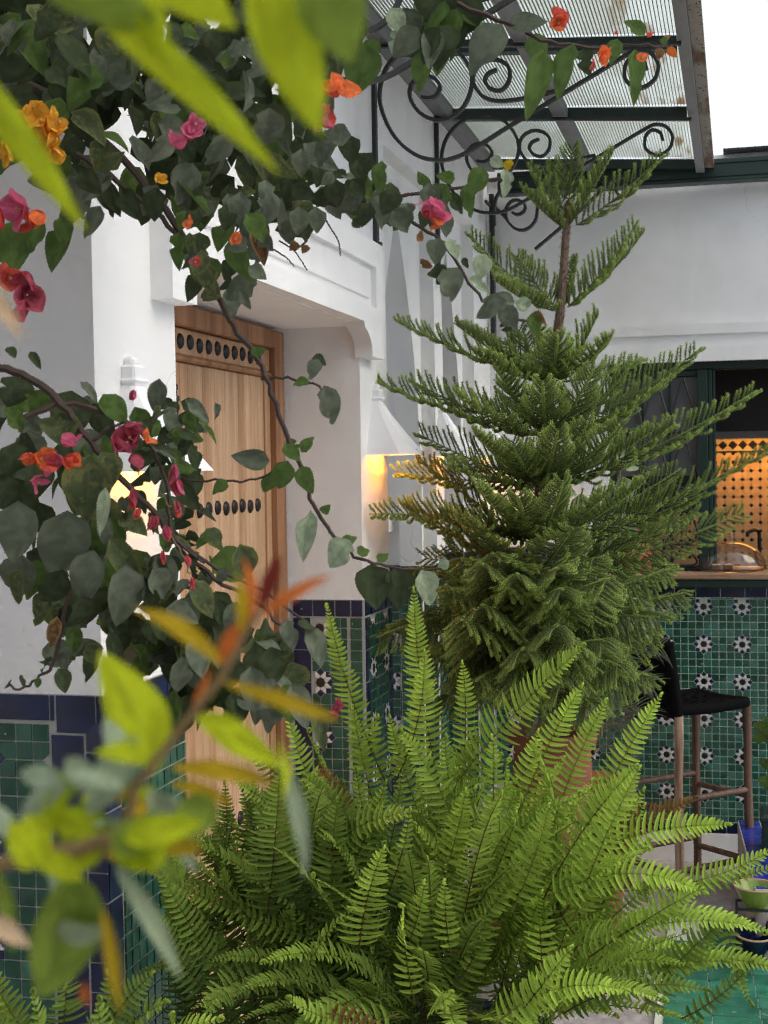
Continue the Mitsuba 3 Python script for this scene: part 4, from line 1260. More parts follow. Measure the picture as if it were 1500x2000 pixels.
SINGLE = [  # (stalk, tip, width, material, kind)
    ((905, -10), (878, 96), 105, 'leaf_dark'), ((850, -30), (865, 60), 90, 'leaf_dark'), ((975, 55), (905, 140), 78, 'leaf_grey'), ((1060, 110), (1027, 238), 52, 'leaf_mid'), ((1000, 45), (1072, 40), 40, 'leaf_grey'), ((1048, 70), (1055, 135), 48, 'leaf_mid'),
    ((1118, 95), (1082, 196), 52, 'leaf_mid'), ((1140, 100), (1150, 150), 36, 'leaf_dark'), ((1205, 80), (1190, 128), 32, 'leaf_mid'), ((1240, 106), (1243, 208), 36, 'leaf_mid'), ((1256, 66), (1218, 34), 30, 'leaf_mid'), ((830, 105), (812, 186), 42, 'leaf_mid'), ((862, 98), (852, 148), 38, 'leaf_mid'),
    ((715, 95), (690, 192), 75, 'leaf_mid'), ((680, 40), (705, 100), 60, 'leaf_dark'), ((780, 60), (770, 115), 40, 'leaf_pale'), ((740, 100), (700, 75), 34, 'leaf_mid'), ((765, 20), (790, 68), 40, 'leaf_pale'),
    ((620, 705), (602, 742), 30, 'leaf_grey'), ((612, 700), (640, 712), 28, 'leaf_dark'), ((635, 760), (655, 838), 46, 'leaf_grey'), ((600, 742), (572, 752), 24, 'leaf_mid'),
    ((560, 905), (540, 962), 44, 'leaf_mid'), ((590, 915), (608, 968), 38, 'leaf_mid'), ((590, 880), (612, 850), 26, 'leaf_mid'), ((575, 880), (560, 850), 26, 'leaf_mid'), ((520, 900), (450, 890), 42, 'leaf_grey'), ((530, 925), (515, 965), 34, 'leaf_mid'), ((440, 940), (415, 965), 26, 'leaf_mid'), ((560, 870), (585, 900), 30, 'leaf_mid'),
    ((605, 1005), (590, 1100), 44, 'leaf_pale'), ((680, 1060), (640, 1110), 56, 'leaf_pale'), ((700, 1080), (725, 1070), 26, 'leaf_mid'), ((670, 1060), (700, 1045), 24, 'leaf_mid'), ((630, 1000), (645, 985), 20, 'leaf_mid'),
    ((725, 1110), (735, 1192), 74, 'leaf_dark'), ((775, 1115), (785, 1198), 60, 'leaf_dark'), ((825, 1120), (848, 1190), 50, 'leaf_pale'), ((875, 1098), (850, 1108), 24, 'leaf_pale'), ((740, 1095), (760, 1075), 22, 'leaf_mid'),
    ((868, 530), (896, 592), 62, 'leaf_grey'), ((855, 470), (850, 515), 42, 'leaf_grey'), ((880, 470), (895, 505), 30, 'leaf_pale'), ((945, 500), (935, 550), 40, 'leaf_pale'), ((920, 545), (960, 570), 26, 'leaf_pale'), ((850, 520), (860, 545), 40, 'leaf_dark'), ((835, 510), (825, 525), 28, 'leaf_dry'), ((905, 505), (915, 525), 14, 'leaf_dark'),
    ((985, 590), (925, 620), 42, 'leaf_grey'), ((1000, 590), (940, 580), 34, 'leaf_grey'), ((985, 600), (1010, 650), 40, 'leaf_grey'), ((1030, 600), (1005, 580), 30, 'leaf_pale'), ((1040, 615), (1048, 660), 28, 'leaf_mid'), ((1045, 610), (1065, 635), 20, 'leaf_dry'), ((1010, 590), (1045, 600), 30, 'leaf_pale'), ((990, 625), (1000, 655), 36, 'leaf_dark'), ((1000, 610), (960, 600), 34, 'leaf_grey'),
    ((940, 330), (920, 392), 42, 'leaf_mid'), ((912, 365), (918, 428), 30, 'leaf_mid'), ((985, 335), (990, 390), 30, 'leaf_pale'), ((885, 350), (852, 340), 26, 'leaf_mid'), ((835, 365), (815, 335), 24, 'leaf_mid'), ((880, 380), (905, 420), 26, 'leaf_dark'), ((960, 310), (985, 325), 24, 'leaf_pale'), ((990, 330), (1000, 305), 20, 'leaf_olive'), ((850, 405), (838, 440), 34, 'leaf_dark'), ((872, 420), (872, 465), 30, 'leaf_grey'), ((815, 460), (830, 468), 26, 'leaf_dry'), ((795, 400), (790, 445), 40, 'leaf_grey'), ((750, 380), (745, 450), 42, 'leaf_grey'), ((745, 320), (740, 385), 34, 'leaf_mid'), ((690, 430), (705, 445), 22, 'leaf_dark'),
    ((398, 505), (408, 572), 64, 'leaf_mid'), ((452, 475), (492, 552), 46, 'leaf_mid'), ((350, 460), (345, 530), 34, 'leaf_mid'), ((435, 440), (425, 492), 40, 'leaf_mid'), ((500, 440), (520, 520), 40, 'leaf_dry'), ((380, 540), (370, 590), 36, 'leaf_dark'), ((330, 190), (340, 262), 58, 'leaf_mid'), ((230, 60), (215, 128), 86, 'leaf_mottled'), ((440, 220), (475, 298), 66, 'leaf_grey'),
    ((130, 445), (95, 532), 56, 'leaf_mid'), ((30, 440), (20, 545), 70, 'leaf_mid'), ((70, 430), (60, 495), 44, 'leaf_mid'), ((120, 430), (128, 480), 40, 'leaf_mid'), ((-10, 440), (-10, 530), 60, 'leaf_dark'), ((180, 345), (230, 425), 40, 'leaf_dark'), ((240, 375), (270, 430), 44, 'leaf_dark'), ((600, 480), (590, 495), 18, 'leaf_dry'), ((580, 475), (565, 490), 20, 'leaf_dry'), ((1300, 80), (1312, 60), 16, 'leaf_dry'), ((1290, 95), (1285, 118), 20, 'leaf_dry'), ((1305, 95), (1325, 112), 18, 'leaf_bronze'), ((1295, 85), (1300, 70), 16, 'leaf_mid'), ((500, 690), (520, 680), 20, 'leaf_mid'), ((495, 680), (505, 700), 18, 'leaf_mid'), ((470, 570), (490, 605), 20, 'leaf_grey')]
for q in SINGLE:
    leaf_px(bou, 'heart', q[0], q[1], q[2], 1.83 + rb.uniform(-0.03, 0.03), q[3], ddep=rb.uniform(-0.015, 0.015), tilt=0.22, rr=rb)
for (x, y, s, ms, n) in [(90, 245, 42, ['bract_yellow'], 9), (55, 225, 40, ['bract_yellow'], 7), (100, 285, 36, ['bract_yellow'], 7), (15, 290, 38, ['bract_yellow'], 6), (310, 350, 26, ['bract_yellow'], 3), (365, 255, 38, ['bract_pink'], 5), (385, 235, 26, ['bract_pink'], 3), (660, 160, 42, ['bract_orange', 'bract_red'], 4), (612, 228, 40, ['bract_pink', 'bract_red'], 5), (532, 120, 36, ['bract_pink'], 4), (625, 245, 26, ['bract_pink'], 3),
                          (20, 418, 52, ['bract_red', 'bract_pink'], 5), (78, 415, 40, ['bract_red', 'bract_orange'], 4), (35, 555, 46, ['bract_faded', 'bract_red'], 5), (45, 600, 50, ['bract_faded'], 4), (1103, 42, 30, ['bract_orange', 'bract_red'], 4), (1168, 108, 26, ['bract_orange'], 4), (1156, 128, 16, ['bract_red'], 3), (1206, 62, 9, ['bract_red'], 3), (1268, 66, 12, ['bract_red'], 3), (1252, 112, 14, ['bract_orange'], 3),
                          (872, 405, 46, ['bract_pink'], 5), (860, 430, 30, ['bract_orange', 'bract_pink'], 3), (375, 432, 20, ['bract_orange'], 3), (455, 467, 20, ['bract_orange'], 3), (380, 505, 18, ['bract_pink', 'bract_red'], 3), (830, 420, 16, ['bract_red'], 3)]:
    flower(bou, x, y, 1.69, s, ms, n, rb)
rest = []
for (s, x0, y0, x1, y1, d) in ups[190:] + [(rb.uniform(50, 90), x, y, x + rb.gauss(0, 30), y + rb.uniform(30, 70), rb.uniform(2.0, 2.2)) for x, y in [(rb.uniform(-60, 600), rb.uniform(-120, 210)) for _ in range(190)] + [(rb.uniform(280, 600), rb.uniform(180, 380)) for _ in range(50)] + [(rb.uniform(-500, 620), rb.uniform(-700, -60)) for _ in range(420)]]:
    v, f, uv = leaf_mesh(0.8, 'heart', 0.3, 0.2, 0.03, rb, nl=5, nw=4)
    p, q = at(x0, y0, d), at(x1, y1, d)
    y = q - p; L = np.linalg.norm(y); y /= L
    z = CAM - p; z = z / np.linalg.norm(z) + np.array([0.35 + rb.gauss(0, .5), rb.gauss(0, .5), 0.4 + rb.gauss(0, .4)]); z -= y * (z @ y); z /= np.linalg.norm(z)
    rest.append(((v * L) @ np.array([np.cross(y, z), y, z]) + p, f, uv))
nf = len(ups) - 190
for i, m_ in enumerate(('leaf_dark', 'leaf_grey', 'leaf_mid', 'leaf_mottled')):
    grp = [t for j, t in enumerate(rest) if (0, 0, 0, 1, 1, 1, 2, 3)[j % 8 if j < nf else 0] == i]
    ns = np.cumsum([0] + [len(v) for v, f, u in grp])
    scene[f'{bou}__leafage__{i + 1:03d}'] = mikit.ply((np.vstack([v for v, f, u in grp]), np.vstack([f + a for (v, f, u), a in zip(grp, ns)])), m_, smooth=True, uv=np.vstack([u for v, f, u in grp]))
labels[f'{bou}__leafage'] = {'label': 'smaller leaves deep inside the bougainvillea', 'kind': 'stuff'}

# ------------------------------------------------------------------ the lower bougainvillea, bigger leaves
low = thing('bougainvillea', 'bougainvillea branch with large spotted leaves and withered pink flowers left of the door', 'bougainvillea')
rl = random.Random(202)
stem_px(low, [(-60, 690, 1.75), (0, 715, 1.75), (70, 745, 1.75), (120, 790, 1.75), (170, 855, 1.76), (225, 925, 1.77), (300, 1000, 1.78), (350, 1070, 1.8), (420, 1130, 1.8), (500, 1175, 1.8), (560, 1230, 1.8)], 0.0062, 0.002, rr=rl)
stem_px(low, [(50, 815, 1.74), (110, 788, 1.75), (170, 795, 1.76), (260, 830, 1.78), (300, 880, 1.78), (330, 960, 1.78), (335, 1040, 1.79), (400, 1100, 1.8)], 0.0045, 0.002, rr=rl)
stem_px(low, [(180, 860, 1.76), (215, 835, 1.76), (250, 825, 1.76)], 0.0028, 0.0018, rr=rl)
stem_px(low, [(160, 1090, 1.8), (130, 1180, 1.8), (105, 1290, 1.8), (80, 1320, 1.8), (40, 1345, 1.8), (15, 1335, 1.8)], 0.003, 0.0014, rr=rl)
stem_px(low, [(350, 1060, 1.8), (440, 1120, 1.8), (520, 1160, 1.8), (600, 1215, 1.8)], 0.0025, 0.0016, rr=rl)
BIG = [((35, 990), (28, 1108), 92, 'leaf_grey'), ((130, 1010), (110, 1142), 122, 'leaf_grey'), ((175, 900), (165, 1030), 112, 'leaf_mottled'), ((200, 890), (225, 965), 74, 'leaf_mottled'), ((180, 1085), (150, 1198), 78, 'leaf_grey'), ((245, 1115), (238, 1238), 88, 'leaf_grey'), ((220, 1060), (290, 1165), 58, 'leaf_mottled'), ((200, 1010), (215, 1085), 36, 'leaf_grey'),
       ((120, 810), (115, 870), 92, 'leaf_mottled'), ((90, 760), (60, 815), 52, 'leaf_mid'), ((30, 740), (20, 800), 80, 'leaf_dark'), ((60, 690), (80, 722), 22, 'leaf_dark'), ((15, 680), (30, 700), 30, 'leaf_dark'), ((30, 870), (20, 935), 84, 'leaf_dark'), ((15, 930), (0, 995), 70, 'leaf_dark'), ((70, 910), (80, 985), 80, 'leaf_dark'), ((20, 800), (45, 850), 40, 'leaf_mid'),
       ((205, 775), (250, 830), 60, 'leaf_mid'), ((160, 750), (200, 790), 26, 'leaf_grey'), ((310, 745), (300, 805), 44, 'leaf_grey'), ((265, 800), (290, 860), 48, 'leaf_mid'), ((330, 800), (352, 858), 50, 'leaf_grey'), ((365, 785), (412, 825), 34, 'leaf_grey'), ((420, 790), (425, 825), 22, 'leaf_grey'), ((400, 835), (425, 868), 18, 'leaf_mid'), ((330, 850), (395, 850), 40, 'leaf_dark'), ((330, 880), (360, 915), 32, 'leaf_mid'), ((300, 870), (350, 895), 26, 'leaf_grey'),
       ((205, 960), (195, 1050), 30, 'leaf_pale'), ((470, 1070), (490, 1142), 62, 'leaf_mottled'), ((440, 1110), (425, 1145), 28, 'leaf_grey'), ((400, 1040), (385, 1080), 30, 'leaf_mid'), ((330, 1190), (390, 1215), 60, 'leaf_grey'), ((300, 1115), (320, 1170), 64, 'leaf_grey'), ((380, 1140), (420, 1210), 56, 'leaf_mottled'), ((285, 1150), (300, 1215), 52, 'leaf_dark'),
       ((120, 1120), (75, 1195), 66, 'leaf_dark'), ((160, 1170), (150, 1240), 80, 'leaf_dark'), ((110, 1210), (95, 1275), 32, 'leaf_dry'), ((140, 1225), (150, 1285), 40, 'leaf_mid'), ((100, 1290), (70, 1310), 30, 'leaf_dark'), ((175, 1260), (195, 1310), 44, 'leaf_mottled'), ((115, 1310), (135, 1358), 42, 'leaf_dark'), ((215, 1240), (235, 1322), 40, 'leaf_dark'), ((75, 1325), (72, 1348), 16, 'leaf_mid'), ((40, 1320), (50, 1345), 14, 'leaf_dark'), ((18, 1330), (10, 1345), 10, 'leaf_dark'),
       ((560, 1215), (575, 1272), 42, 'leaf_grey'), ((600, 1235), (645, 1308), 58, 'leaf_grey'), ((585, 1220), (620, 1225), 30, 'leaf_dark'), ((530, 1270), (540, 1340), 66, 'leaf_dark'), ((490, 1310), (500, 1400), 60, 'leaf_grey'), ((570, 1345), (600, 1425), 62, 'leaf_grey'), ((520, 1330), (540, 1362), 34, 'leaf_grey'), ((620, 1385), (635, 1475), 40, 'leaf_mottled'), ((550, 1350), (545, 1400), 40, 'leaf_mid'), ((460, 1290), (440, 1350), 60, 'leaf_dark'), ((420, 1230), (470, 1290), 60, 'leaf_dark'), ((380, 1250), (400, 1330), 60, 'leaf_grey'), ((355, 1290), (350, 1360), 60, 'leaf_grey'), ((300, 1200), (345, 1255), 70, 'leaf_dark'), ((460, 1180), (440, 1240), 40, 'leaf_grey')]
for q in BIG:
    leaf_px(low, 'heart', q[0], q[1], q[2] * 0.88, 1.74 + rl.uniform(-0.03, 0.04), q[3], ddep=rl.uniform(-0.01, 0.03), tilt=0.25, rr=rl, face=(0.3, 0, 0.45))
LOWER = [(90, 850, 110, 130, 22, 1.80, 2.0, 60, 105), (150, 1080, 130, 120, 22, 1.85, 2.0, 50, 96), (330, 1170, 140, 120, 58, 1.82, 2.0, 45, 90), (300, 950, 80, 110, 30, 1.82, 1.98, 30, 62), (420, 1290, 160, 120, 80, 1.82, 1.98, 45, 85), (330, 840, 85, 60, 26, 1.72, 1.9, 28, 56), (360, 1080, 60, 70, 22, 1.8, 1.92, 22, 52), (150, 1200, 80, 80, 16, 1.85, 1.95, 45, 75)]
for (s, x0, y0, x1, y1, d) in mass(low, LOWER, DK, rl):
    leaf_px(low, 'heart', (x0, y0), (x1, y1), s * rl.uniform(0.6, 0.9), d, rl.choice(DK), ddep=rl.uniform(-0.02, 0.03), tilt=0.65, rr=rl, face=(0.35, -0.1, 0.6))
for (x, y, s, ms, n) in [(68, 890, 34, ['bract_red', 'bract_orange'], 4), (118, 880, 34, ['bract_pink'], 4), (128, 910, 28, ['bract_red', 'bract_orange'], 4), (80, 930, 32, ['bract_pink', 'bract_red'], 4), (240, 850, 36, ['bract_faded'], 4), (245, 890, 46, ['bract_faded', 'bract_pink'], 4), (285, 860, 26, ['bract_orange', 'bract_faded'], 3), (280, 895, 34, ['bract_pink', 'bract_faded'], 3)]:
    flower(low, x, y, 1.66, s, ms, n, rl)
for (x, y, s) in [(340, 920, 34), (345, 945, 30), (256, 970, 36), (345, 990, 30), (300, 1018, 28), (325, 1035, 28), (315, 1085, 22), (365, 1090, 20), (375, 1135, 22), (268, 1000, 20), (262, 770, 20)]:
    flower(low, x, y, 1.70, s, ['bract_faded', 'bract_pink', 'bract_red'], 5, rl, faded=True)
for (pts) in ([(340, 900), (345, 930)], [(310, 960), (335, 990)], [(330, 1040), (360, 1090), (372, 1120)]):
    stem_px(low, [(x, y, 1.77) for x, y in pts], 0.0012, 0.001, 'twig_pale', rr=rl)
flower(low, 665, 1385, 1.80, 22, ['bract_faded'], 5, rl)
# ------------------------------------------------------------------ the conifer in its jar
pine = thing('conifer', 'young tiered conifer with rope like branchlets standing in front of the bar wall', 'conifer')
rp = random.Random(303)
TRK = spline([at(1028, 1560, 4.34), at(1031, 1400, 4.33), at(1040, 1200, 4.32), at(1053, 1000, 4.31), at(1066, 850, 4.30), at(1082, 700, 4.30), at(1096, 590, 4.30), at(1106, 450, 4.30), at(1112, 392, 4.30)], 6)
TPX = project(TRK)
tk = tube(TRK, np.linspace(0.024, 0.0095, len(TRK)), 8)
V, Fs = [np.array(tk.vertices)], [np.array(tk.faces)]
n0 = len(V[0])
for _ in range(900):    # scaly spines on the bark
    i = rp.randrange(8, len(TRK) - 1); t = rp.random()
    c = TRK[i] * (1 - t) + TRK[i + 1] * t
    a = rp.uniform(0, 6.28)
    o = np.array([math.cos(a), math.sin(a), 0.0])
    r = 0.024 + (0.0095 - 0.024) * (i + t) / len(TRK)
    s = np.cross(o, [0, 0, 1.0])
    b = c + o * (r - 0.001)
    V.append(np.array([b - s * 0.0022, b + s * 0.0022, b + o * 0.012 + np.array([0, 0, 0.010])])); Fs.append(np.array([[n0, n0 + 1, n0 + 2]])); n0 += 3
put('trunk', (np.vstack(V), np.vstack(Fs)), 'bark', pine, smooth=False)
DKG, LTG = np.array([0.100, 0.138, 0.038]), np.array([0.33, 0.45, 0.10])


def rope(p, rad, c0, c1, out, nl, rr):
    """one branchlet: a thin stem thick with short in-curved needles"""
    p, t = frames(p)
    n = len(p)
    ref = np.array([0.31, 0.2, 0.93]); a = np.cross(t, ref); a /= np.linalg.norm(a, axis=1, keepdims=True) + 1e-9
    b = np.cross(t, a)
    tt = np.linspace(0, 1, n)
    rads = rad * np.minimum(1, 0.55 + 1.8 * tt) * np.where(tt > 0.9, 0.75, 1)
    ang = np.arange(5) * 2 * np.pi / 5
    v = p[:, None] + rads[:, None, None] * 0.62 * (np.cos(ang)[None, :, None] * a[:, None] + np.sin(ang)[None, :, None] * b[:, None])
    i, j = np.meshgrid(np.arange(n - 1), np.arange(5), indexing='ij')
    q = np.stack([i * 5 + j, i * 5 + (j + 1) % 5, (i + 1) * 5 + (j + 1) % 5, (i + 1) * 5 + j], -1).reshape(-1, 4)
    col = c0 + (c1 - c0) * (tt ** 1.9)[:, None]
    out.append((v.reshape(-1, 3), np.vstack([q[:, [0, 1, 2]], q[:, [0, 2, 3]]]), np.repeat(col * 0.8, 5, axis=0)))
    m = nl
    s = np.sort(NR.rand(m)) * (n - 1.001)
    k = s.astype(int); f = (s - k)[:, None]
    pos = p[k] * (1 - f) + p[k + 1] * f
    T_, A_, B_ = t[k], a[k], b[k]
    th = (np.arange(m) * 2.399)[:, None]
    o = np.cos(th) * A_ + np.sin(th) * B_
    sd = np.cross(T_, o)
    L = (rads[k] * 1.9)[:, None]
    w = L * 0.16
    b0 = pos + o * L * 0.25
    tip = pos + o * L * 0.72 + T_ * L * 0.75
    mid = pos + o * L * 0.85 + T_ * L * 0.3
    vv = np.stack([b0 - sd * w, b0 + sd * w, mid + sd * w * 0.9, tip, mid - sd * w * 0.9], 1).reshape(-1, 3)
    base = np.arange(m)[:, None] * 5
    ff = np.vstack([base + [[0, 1, 2]], base + [[0, 2, 4]], base + [[4, 2, 3]]])
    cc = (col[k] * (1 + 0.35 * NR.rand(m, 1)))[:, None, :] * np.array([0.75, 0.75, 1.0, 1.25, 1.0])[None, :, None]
    out.append((vv, ff, cc.reshape(-1, 3)))


def branch(path, letlen, up, droop, gap=0.0205, rad=0.0041, tint=None, first=0.10, splay=0.6, hang=0.0, rr=rp, label=None):
    """a flat spray: axis along path, branchlets on both sides rising into a trough (up) or hanging (droop)"""
    p, t = frames(path)
    seg = np.r_[0, np.cumsum(np.linalg.norm(np.diff(p, axis=0), axis=1))]
    L = seg[-1]
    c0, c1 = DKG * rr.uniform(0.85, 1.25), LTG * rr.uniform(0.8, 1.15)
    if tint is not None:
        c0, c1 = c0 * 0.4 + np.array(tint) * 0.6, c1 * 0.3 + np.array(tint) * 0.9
    out = []
    roll = rr.gauss(0.0, 0.28)
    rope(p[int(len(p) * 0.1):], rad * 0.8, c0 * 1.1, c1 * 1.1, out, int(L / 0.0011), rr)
    s = L * first
    side = 1
    while s < L * 0.985:
        f = s / L
        x = np.array([np.interp(s, seg, p[:, i]) for i in range(3)])
        tt = np.array([np.interp(s, seg, t[:, i]) for i in range(3)]); tt /= np.linalg.norm(tt)
        for sd in (1, -1):
            sv = np.cross(tt, [0, 0, 1.0]); sv /= np.linalg.norm(sv) + 1e-9
            nv = np.cross(sv, tt)
            # sprays tip a little towards the open, lighter side of the court
            g_ = roll + 0.70 * float(np.sign(sv @ FWD)) * min(1.0, abs(sv @ FWD))
            sv, nv = sv * math.cos(g_) + nv * math.sin(g_), nv * math.cos(g_) - sv * math.sin(g_)
            ll = letlen * (0.55 + 0.45 * min(1, f / 0.25)) * (1 - 0.68 * max(0, (f - 0.35) / 0.65) ** 1.3) * rr.uniform(0.82, 1.12)
            d0 = sv * sd * (1.05 - 0.25 * f) + tt * (splay * 0.85 + 0.35 * f) + nv * (up + rr.gauss(0, 0.12)) + np.array([rr.gauss(0, 0.09) for _ in range(3)])
            d0 /= np.linalg.norm(d0)
            cur = tt * 0.34 + nv * (0.20 * (1 - droop)) + np.array([0, 0, -1.0]) * droop * 1.5
            q = [x]
            d = d0.copy()
            for i in range(6):
                d = d + cur * rr.uniform(0.13, 0.27) + np.array([0, 0, -hang * 0.1])
                if i > 3:
                    d = d + nv * 0.2 + np.array([0, 0, 0.2])
                d /= np.linalg.norm(d)
                q.append(q[-1] + d * ll / 6)
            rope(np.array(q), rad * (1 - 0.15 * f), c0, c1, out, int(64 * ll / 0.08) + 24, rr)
        s += gap * (1 - 0.15 * f) * rr.uniform(0.85, 1.15)
    n = np.cumsum([0] + [len(v) for v, _, _ in out])
    V = np.vstack([v for v, _, _ in out]); F_ = np.vstack([f + a for (_, f, _), a in zip(out, n)]); C = np.clip(np.vstack([c for _, _, c in out]), 0.003, 0.9)
    return put('branch', (V, F_), 'conifer_leaf', pine, smooth=False, color=C, label=label)


def trunk_at(py):
    i = np.argmin(np.abs(TPX[:, 1] - py))
    return TRK[i]


def br(y0, tip, dd, bow=0.0, letlen=0.085, up=0.45, droop=0.0, d0=4.30, **k):
    """bow: how far (px) the middle of the branch hangs below the straight line"""
    a = trunk_at(y0) if y0 > 392 else TRK[-1]
    b = at(tip[0], tip[1], d0 + dd)
    m = (a + b) / 2 + np.array([0, 0, -0.55 * bow / 2800 * 4.3])
    u = np.linspace(0, 1, 22)[:, None]
    path = a * (1 - u) ** 2 + (2 * m - (a + b) / 2) * 2 * u * (1 - u) + b * u ** 2
    return branch(path, letlen, up, droop, **k)


# top crown
for tip, dd, bow in (((1035, 330), -0.02, 14), ((1118, 288), 0.10, 0), ((1198, 296), -0.10, 8), ((1292, 306), 0.02, 22), ((1022, 372), -0.12, 6), ((1080, 318), 0.16, 4)):
    br(446 if tip[0] != 1118 else 400, tip, dd, bow, 0.085, 0.4, splay=0.75)
# second whorl
for tip, dd, bow in (((916, 456), 0.0, 22), ((1240, 440), -0.05, 30), ((1125, 500), 0.22, 5), ((965, 545), -0.22, 16), ((1255, 455), 0.08, 30), ((1010, 500), 0.25, 10)):
    br(603, tip, dd, bow, 0.095 if tip[0] != 1125 else 0.045, 0.4, splay=0.7)
# third
for tip, dd, bow in (((779, 628), 0.0, 18), ((886, 630), -0.10, 14), ((1168, 612), -0.10, 34), ((1055, 640), -0.25, 10), ((985, 660), 0.15, 10), ((1250, 705), 0.2, 16), ((1130, 690), 0.25, 0)):
    br(738, tip, dd, bow, 0.105, 0.35, splay=0.65)
for tip, dd, bow in (((735, 745), -0.12, 20), ((800, 742), 0.0, 16), ((1368, 680), 0.05, 34), ((1300, 742), -0.12, 34), ((1215, 735), -0.28, 24), ((960, 700), -0.3, 20)):
    br(850, tip, dd, bow, 0.11, 0.3, splay=0.6)
for tip, dd, bow in (((815, 846), 0.0, 14), ((775, 925), -0.10, 4), ((1478, 762), 0.02, 44), ((1005, 875), -0.42, 22), ((1275, 840), -0.2, 26), ((1150, 820), -0.35, 30)):
    br(955, tip, dd, bow, 0.11, 0.28, splay=0.55)
YEL = (0.16, 0.13, 0.012)
for tip, dd, bow, tint in (((812, 893), -0.18, 6, YEL), ((790, 988), 0.0, 8, None), ((722, 1004), -0.28, -30, None), ((1505, 880), 0.0, 34, None), ((1330, 915), 0.15, 20, None), ((1010, 968), -0.48, 16, None), ((1190, 960), -0.4, 14, None)):
    br(1050, tip, dd, bow, 0.11, 0.3, 0.1, splay=0.5, tint=tint)
for tip, dd, bow, tint in (((800, 1000), -0.22, 0, YEL), ((1455, 998), 0.05, 30, None), ((1365, 1000), -0.12, 22, None), ((905, 1010), -0.42, 0, None), ((1120, 1030), -0.5, 0, None), ((830, 1090), 0.05, -6, None)):
    br(1130, tip, dd, bow, 0.125, 0.15, 0.3, splay=0.45, tint=tint)
for tip, dd, bow in (((735, 1245), -0.18, -40), ((1335, 1158), -0.05, 10), ((1288, 1205), -0.25, 0), ((880, 1150), -0.40, -16), ((1010, 1120), -0.55, -20), ((1190, 1130), -0.50, -10), ((850, 1190), 0.08, -20), ((1230, 1120), 0.2, 0), ((800, 1110), -0.1, -24), ((1310, 1110), -0.2, 6), ((940, 1100), -0.55, -20), ((1100, 1150), -0.6, -20)):
    br(1215, tip, dd, bow, 0.17, 0.0, 0.75, splay=0.4, gap=0.016, hang=0.4)
for tip, dd, bow in (((870, 1260), -0.25, -24), ((1265, 1318), -0.2, 0), ((930, 1330), -0.45, -20), ((1120, 1250), -0.5, -20), ((1215, 1240), 0.1, -8), ((1020, 1270), -0.55, -30), ((830, 1290), 0.05, -30), ((1160, 1380), -0.4, -10), ((960, 1230), 0.2, -20), ((820, 1230), -0.1, -30), ((900, 1210), -0.5, -24), ((1280, 1230), 0.0, -6), ((1090, 1220), -0.6, -26), ((1180, 1250), -0.45, -20)):
    br(1300, tip, dd, bow, 0.19, 0.0, 0.85, splay=0.35, gap=0.016, hang=0.5)
for tip, dd, bow in (((900, 1090), -0.35, -20), ((1160, 1090), -0.35, -10), ((960, 1080), -0.5, -20), ((1090, 1110), -0.55, -20), ((1240, 1060), 0.0, 0), ((870, 1060), 0.1, -10), ((1300, 1090), 0.1, 8)):
    br(1170, tip, dd, bow, 0.16, 0.1, 0.6, splay=0.42, gap=0.016, hang=0.3)
for tip, dd, bow in (((900, 1330), -0.2, -30), ((1000, 1350), -0.5, -30), ((1100, 1340), -0.5, -30), ((1210, 1300), -0.3, -14), ((850, 1370), 0.1, -40), ((1240, 1190), 0.15, 0), ((940, 1180), -0.5, -20)):
    br(1260, tip, dd, bow, 0.19, 0.0, 0.85, splay=0.35, gap=0.016, hang=0.5)
for y0, tips in ((738, (((930, 690), -0.3, 20), ((1090, 655), -0.35, 14), ((1190, 660), -0.3, 26), ((1010, 640), 0.25, 10))), (850, (((1060, 745), -0.45, 16), ((1160, 720), -0.4, 26), ((890, 770), -0.35, 24), ((980, 745), 0.3, 14), ((1230, 790), 0.2, 20))),
                 (955, (((930, 850), -0.45, 20), ((1090, 840), -0.5, 20), ((1210, 830), -0.4, 26), ((870, 910), -0.3, 12), ((1000, 860), 0.3, 10), ((1320, 830), -0.1, 34))), (1050, (((930, 950), -0.5, 14), ((1100, 940), -0.55, 16), ((1260, 940), -0.35, 22), ((870, 1000), -0.2, 6), ((1050, 930), 0.3, 6), ((1380, 960), 0.05, 30)))):
    for tip, dd, bow in tips:
        br(y0, tip, dd, bow, 0.105, 0.35, 0.05, splay=0.5, gap=0.019)
pj = thing('terracotta_jar', 'tall terracotta jar holding the conifer, seen between the fern fronds', 'pot')
jc = at(1078, 1420, 4.40)
zt = float(jc[2]) - 0.01
put('body', lathe([(0.0001, 0.001), (0.09, 0.001), (0.115, 0.2), (0.128, 0.5), (0.118, zt - 0.05), (0.122, zt - 0.04), (0.135, zt - 0.036), (0.137, zt), (0.124, zt), (0.11, zt - 0.04), (0.0001, zt - 0.04)], (jc[0], jc[1], 0), 40), 'terracotta', pj, smooth=40)
put('soil', lathe([(0.0001, zt - 0.03), (0.11, zt - 0.034), (0.11, zt - 0.038)], (jc[0], jc[1], 0), 30), 'soil', pj)

# ------------------------------------------------------------------ ferns
FA, FB = np.array([0.036, 0.084, 0.034]), np.array([0.50, 0.70, 0.11])


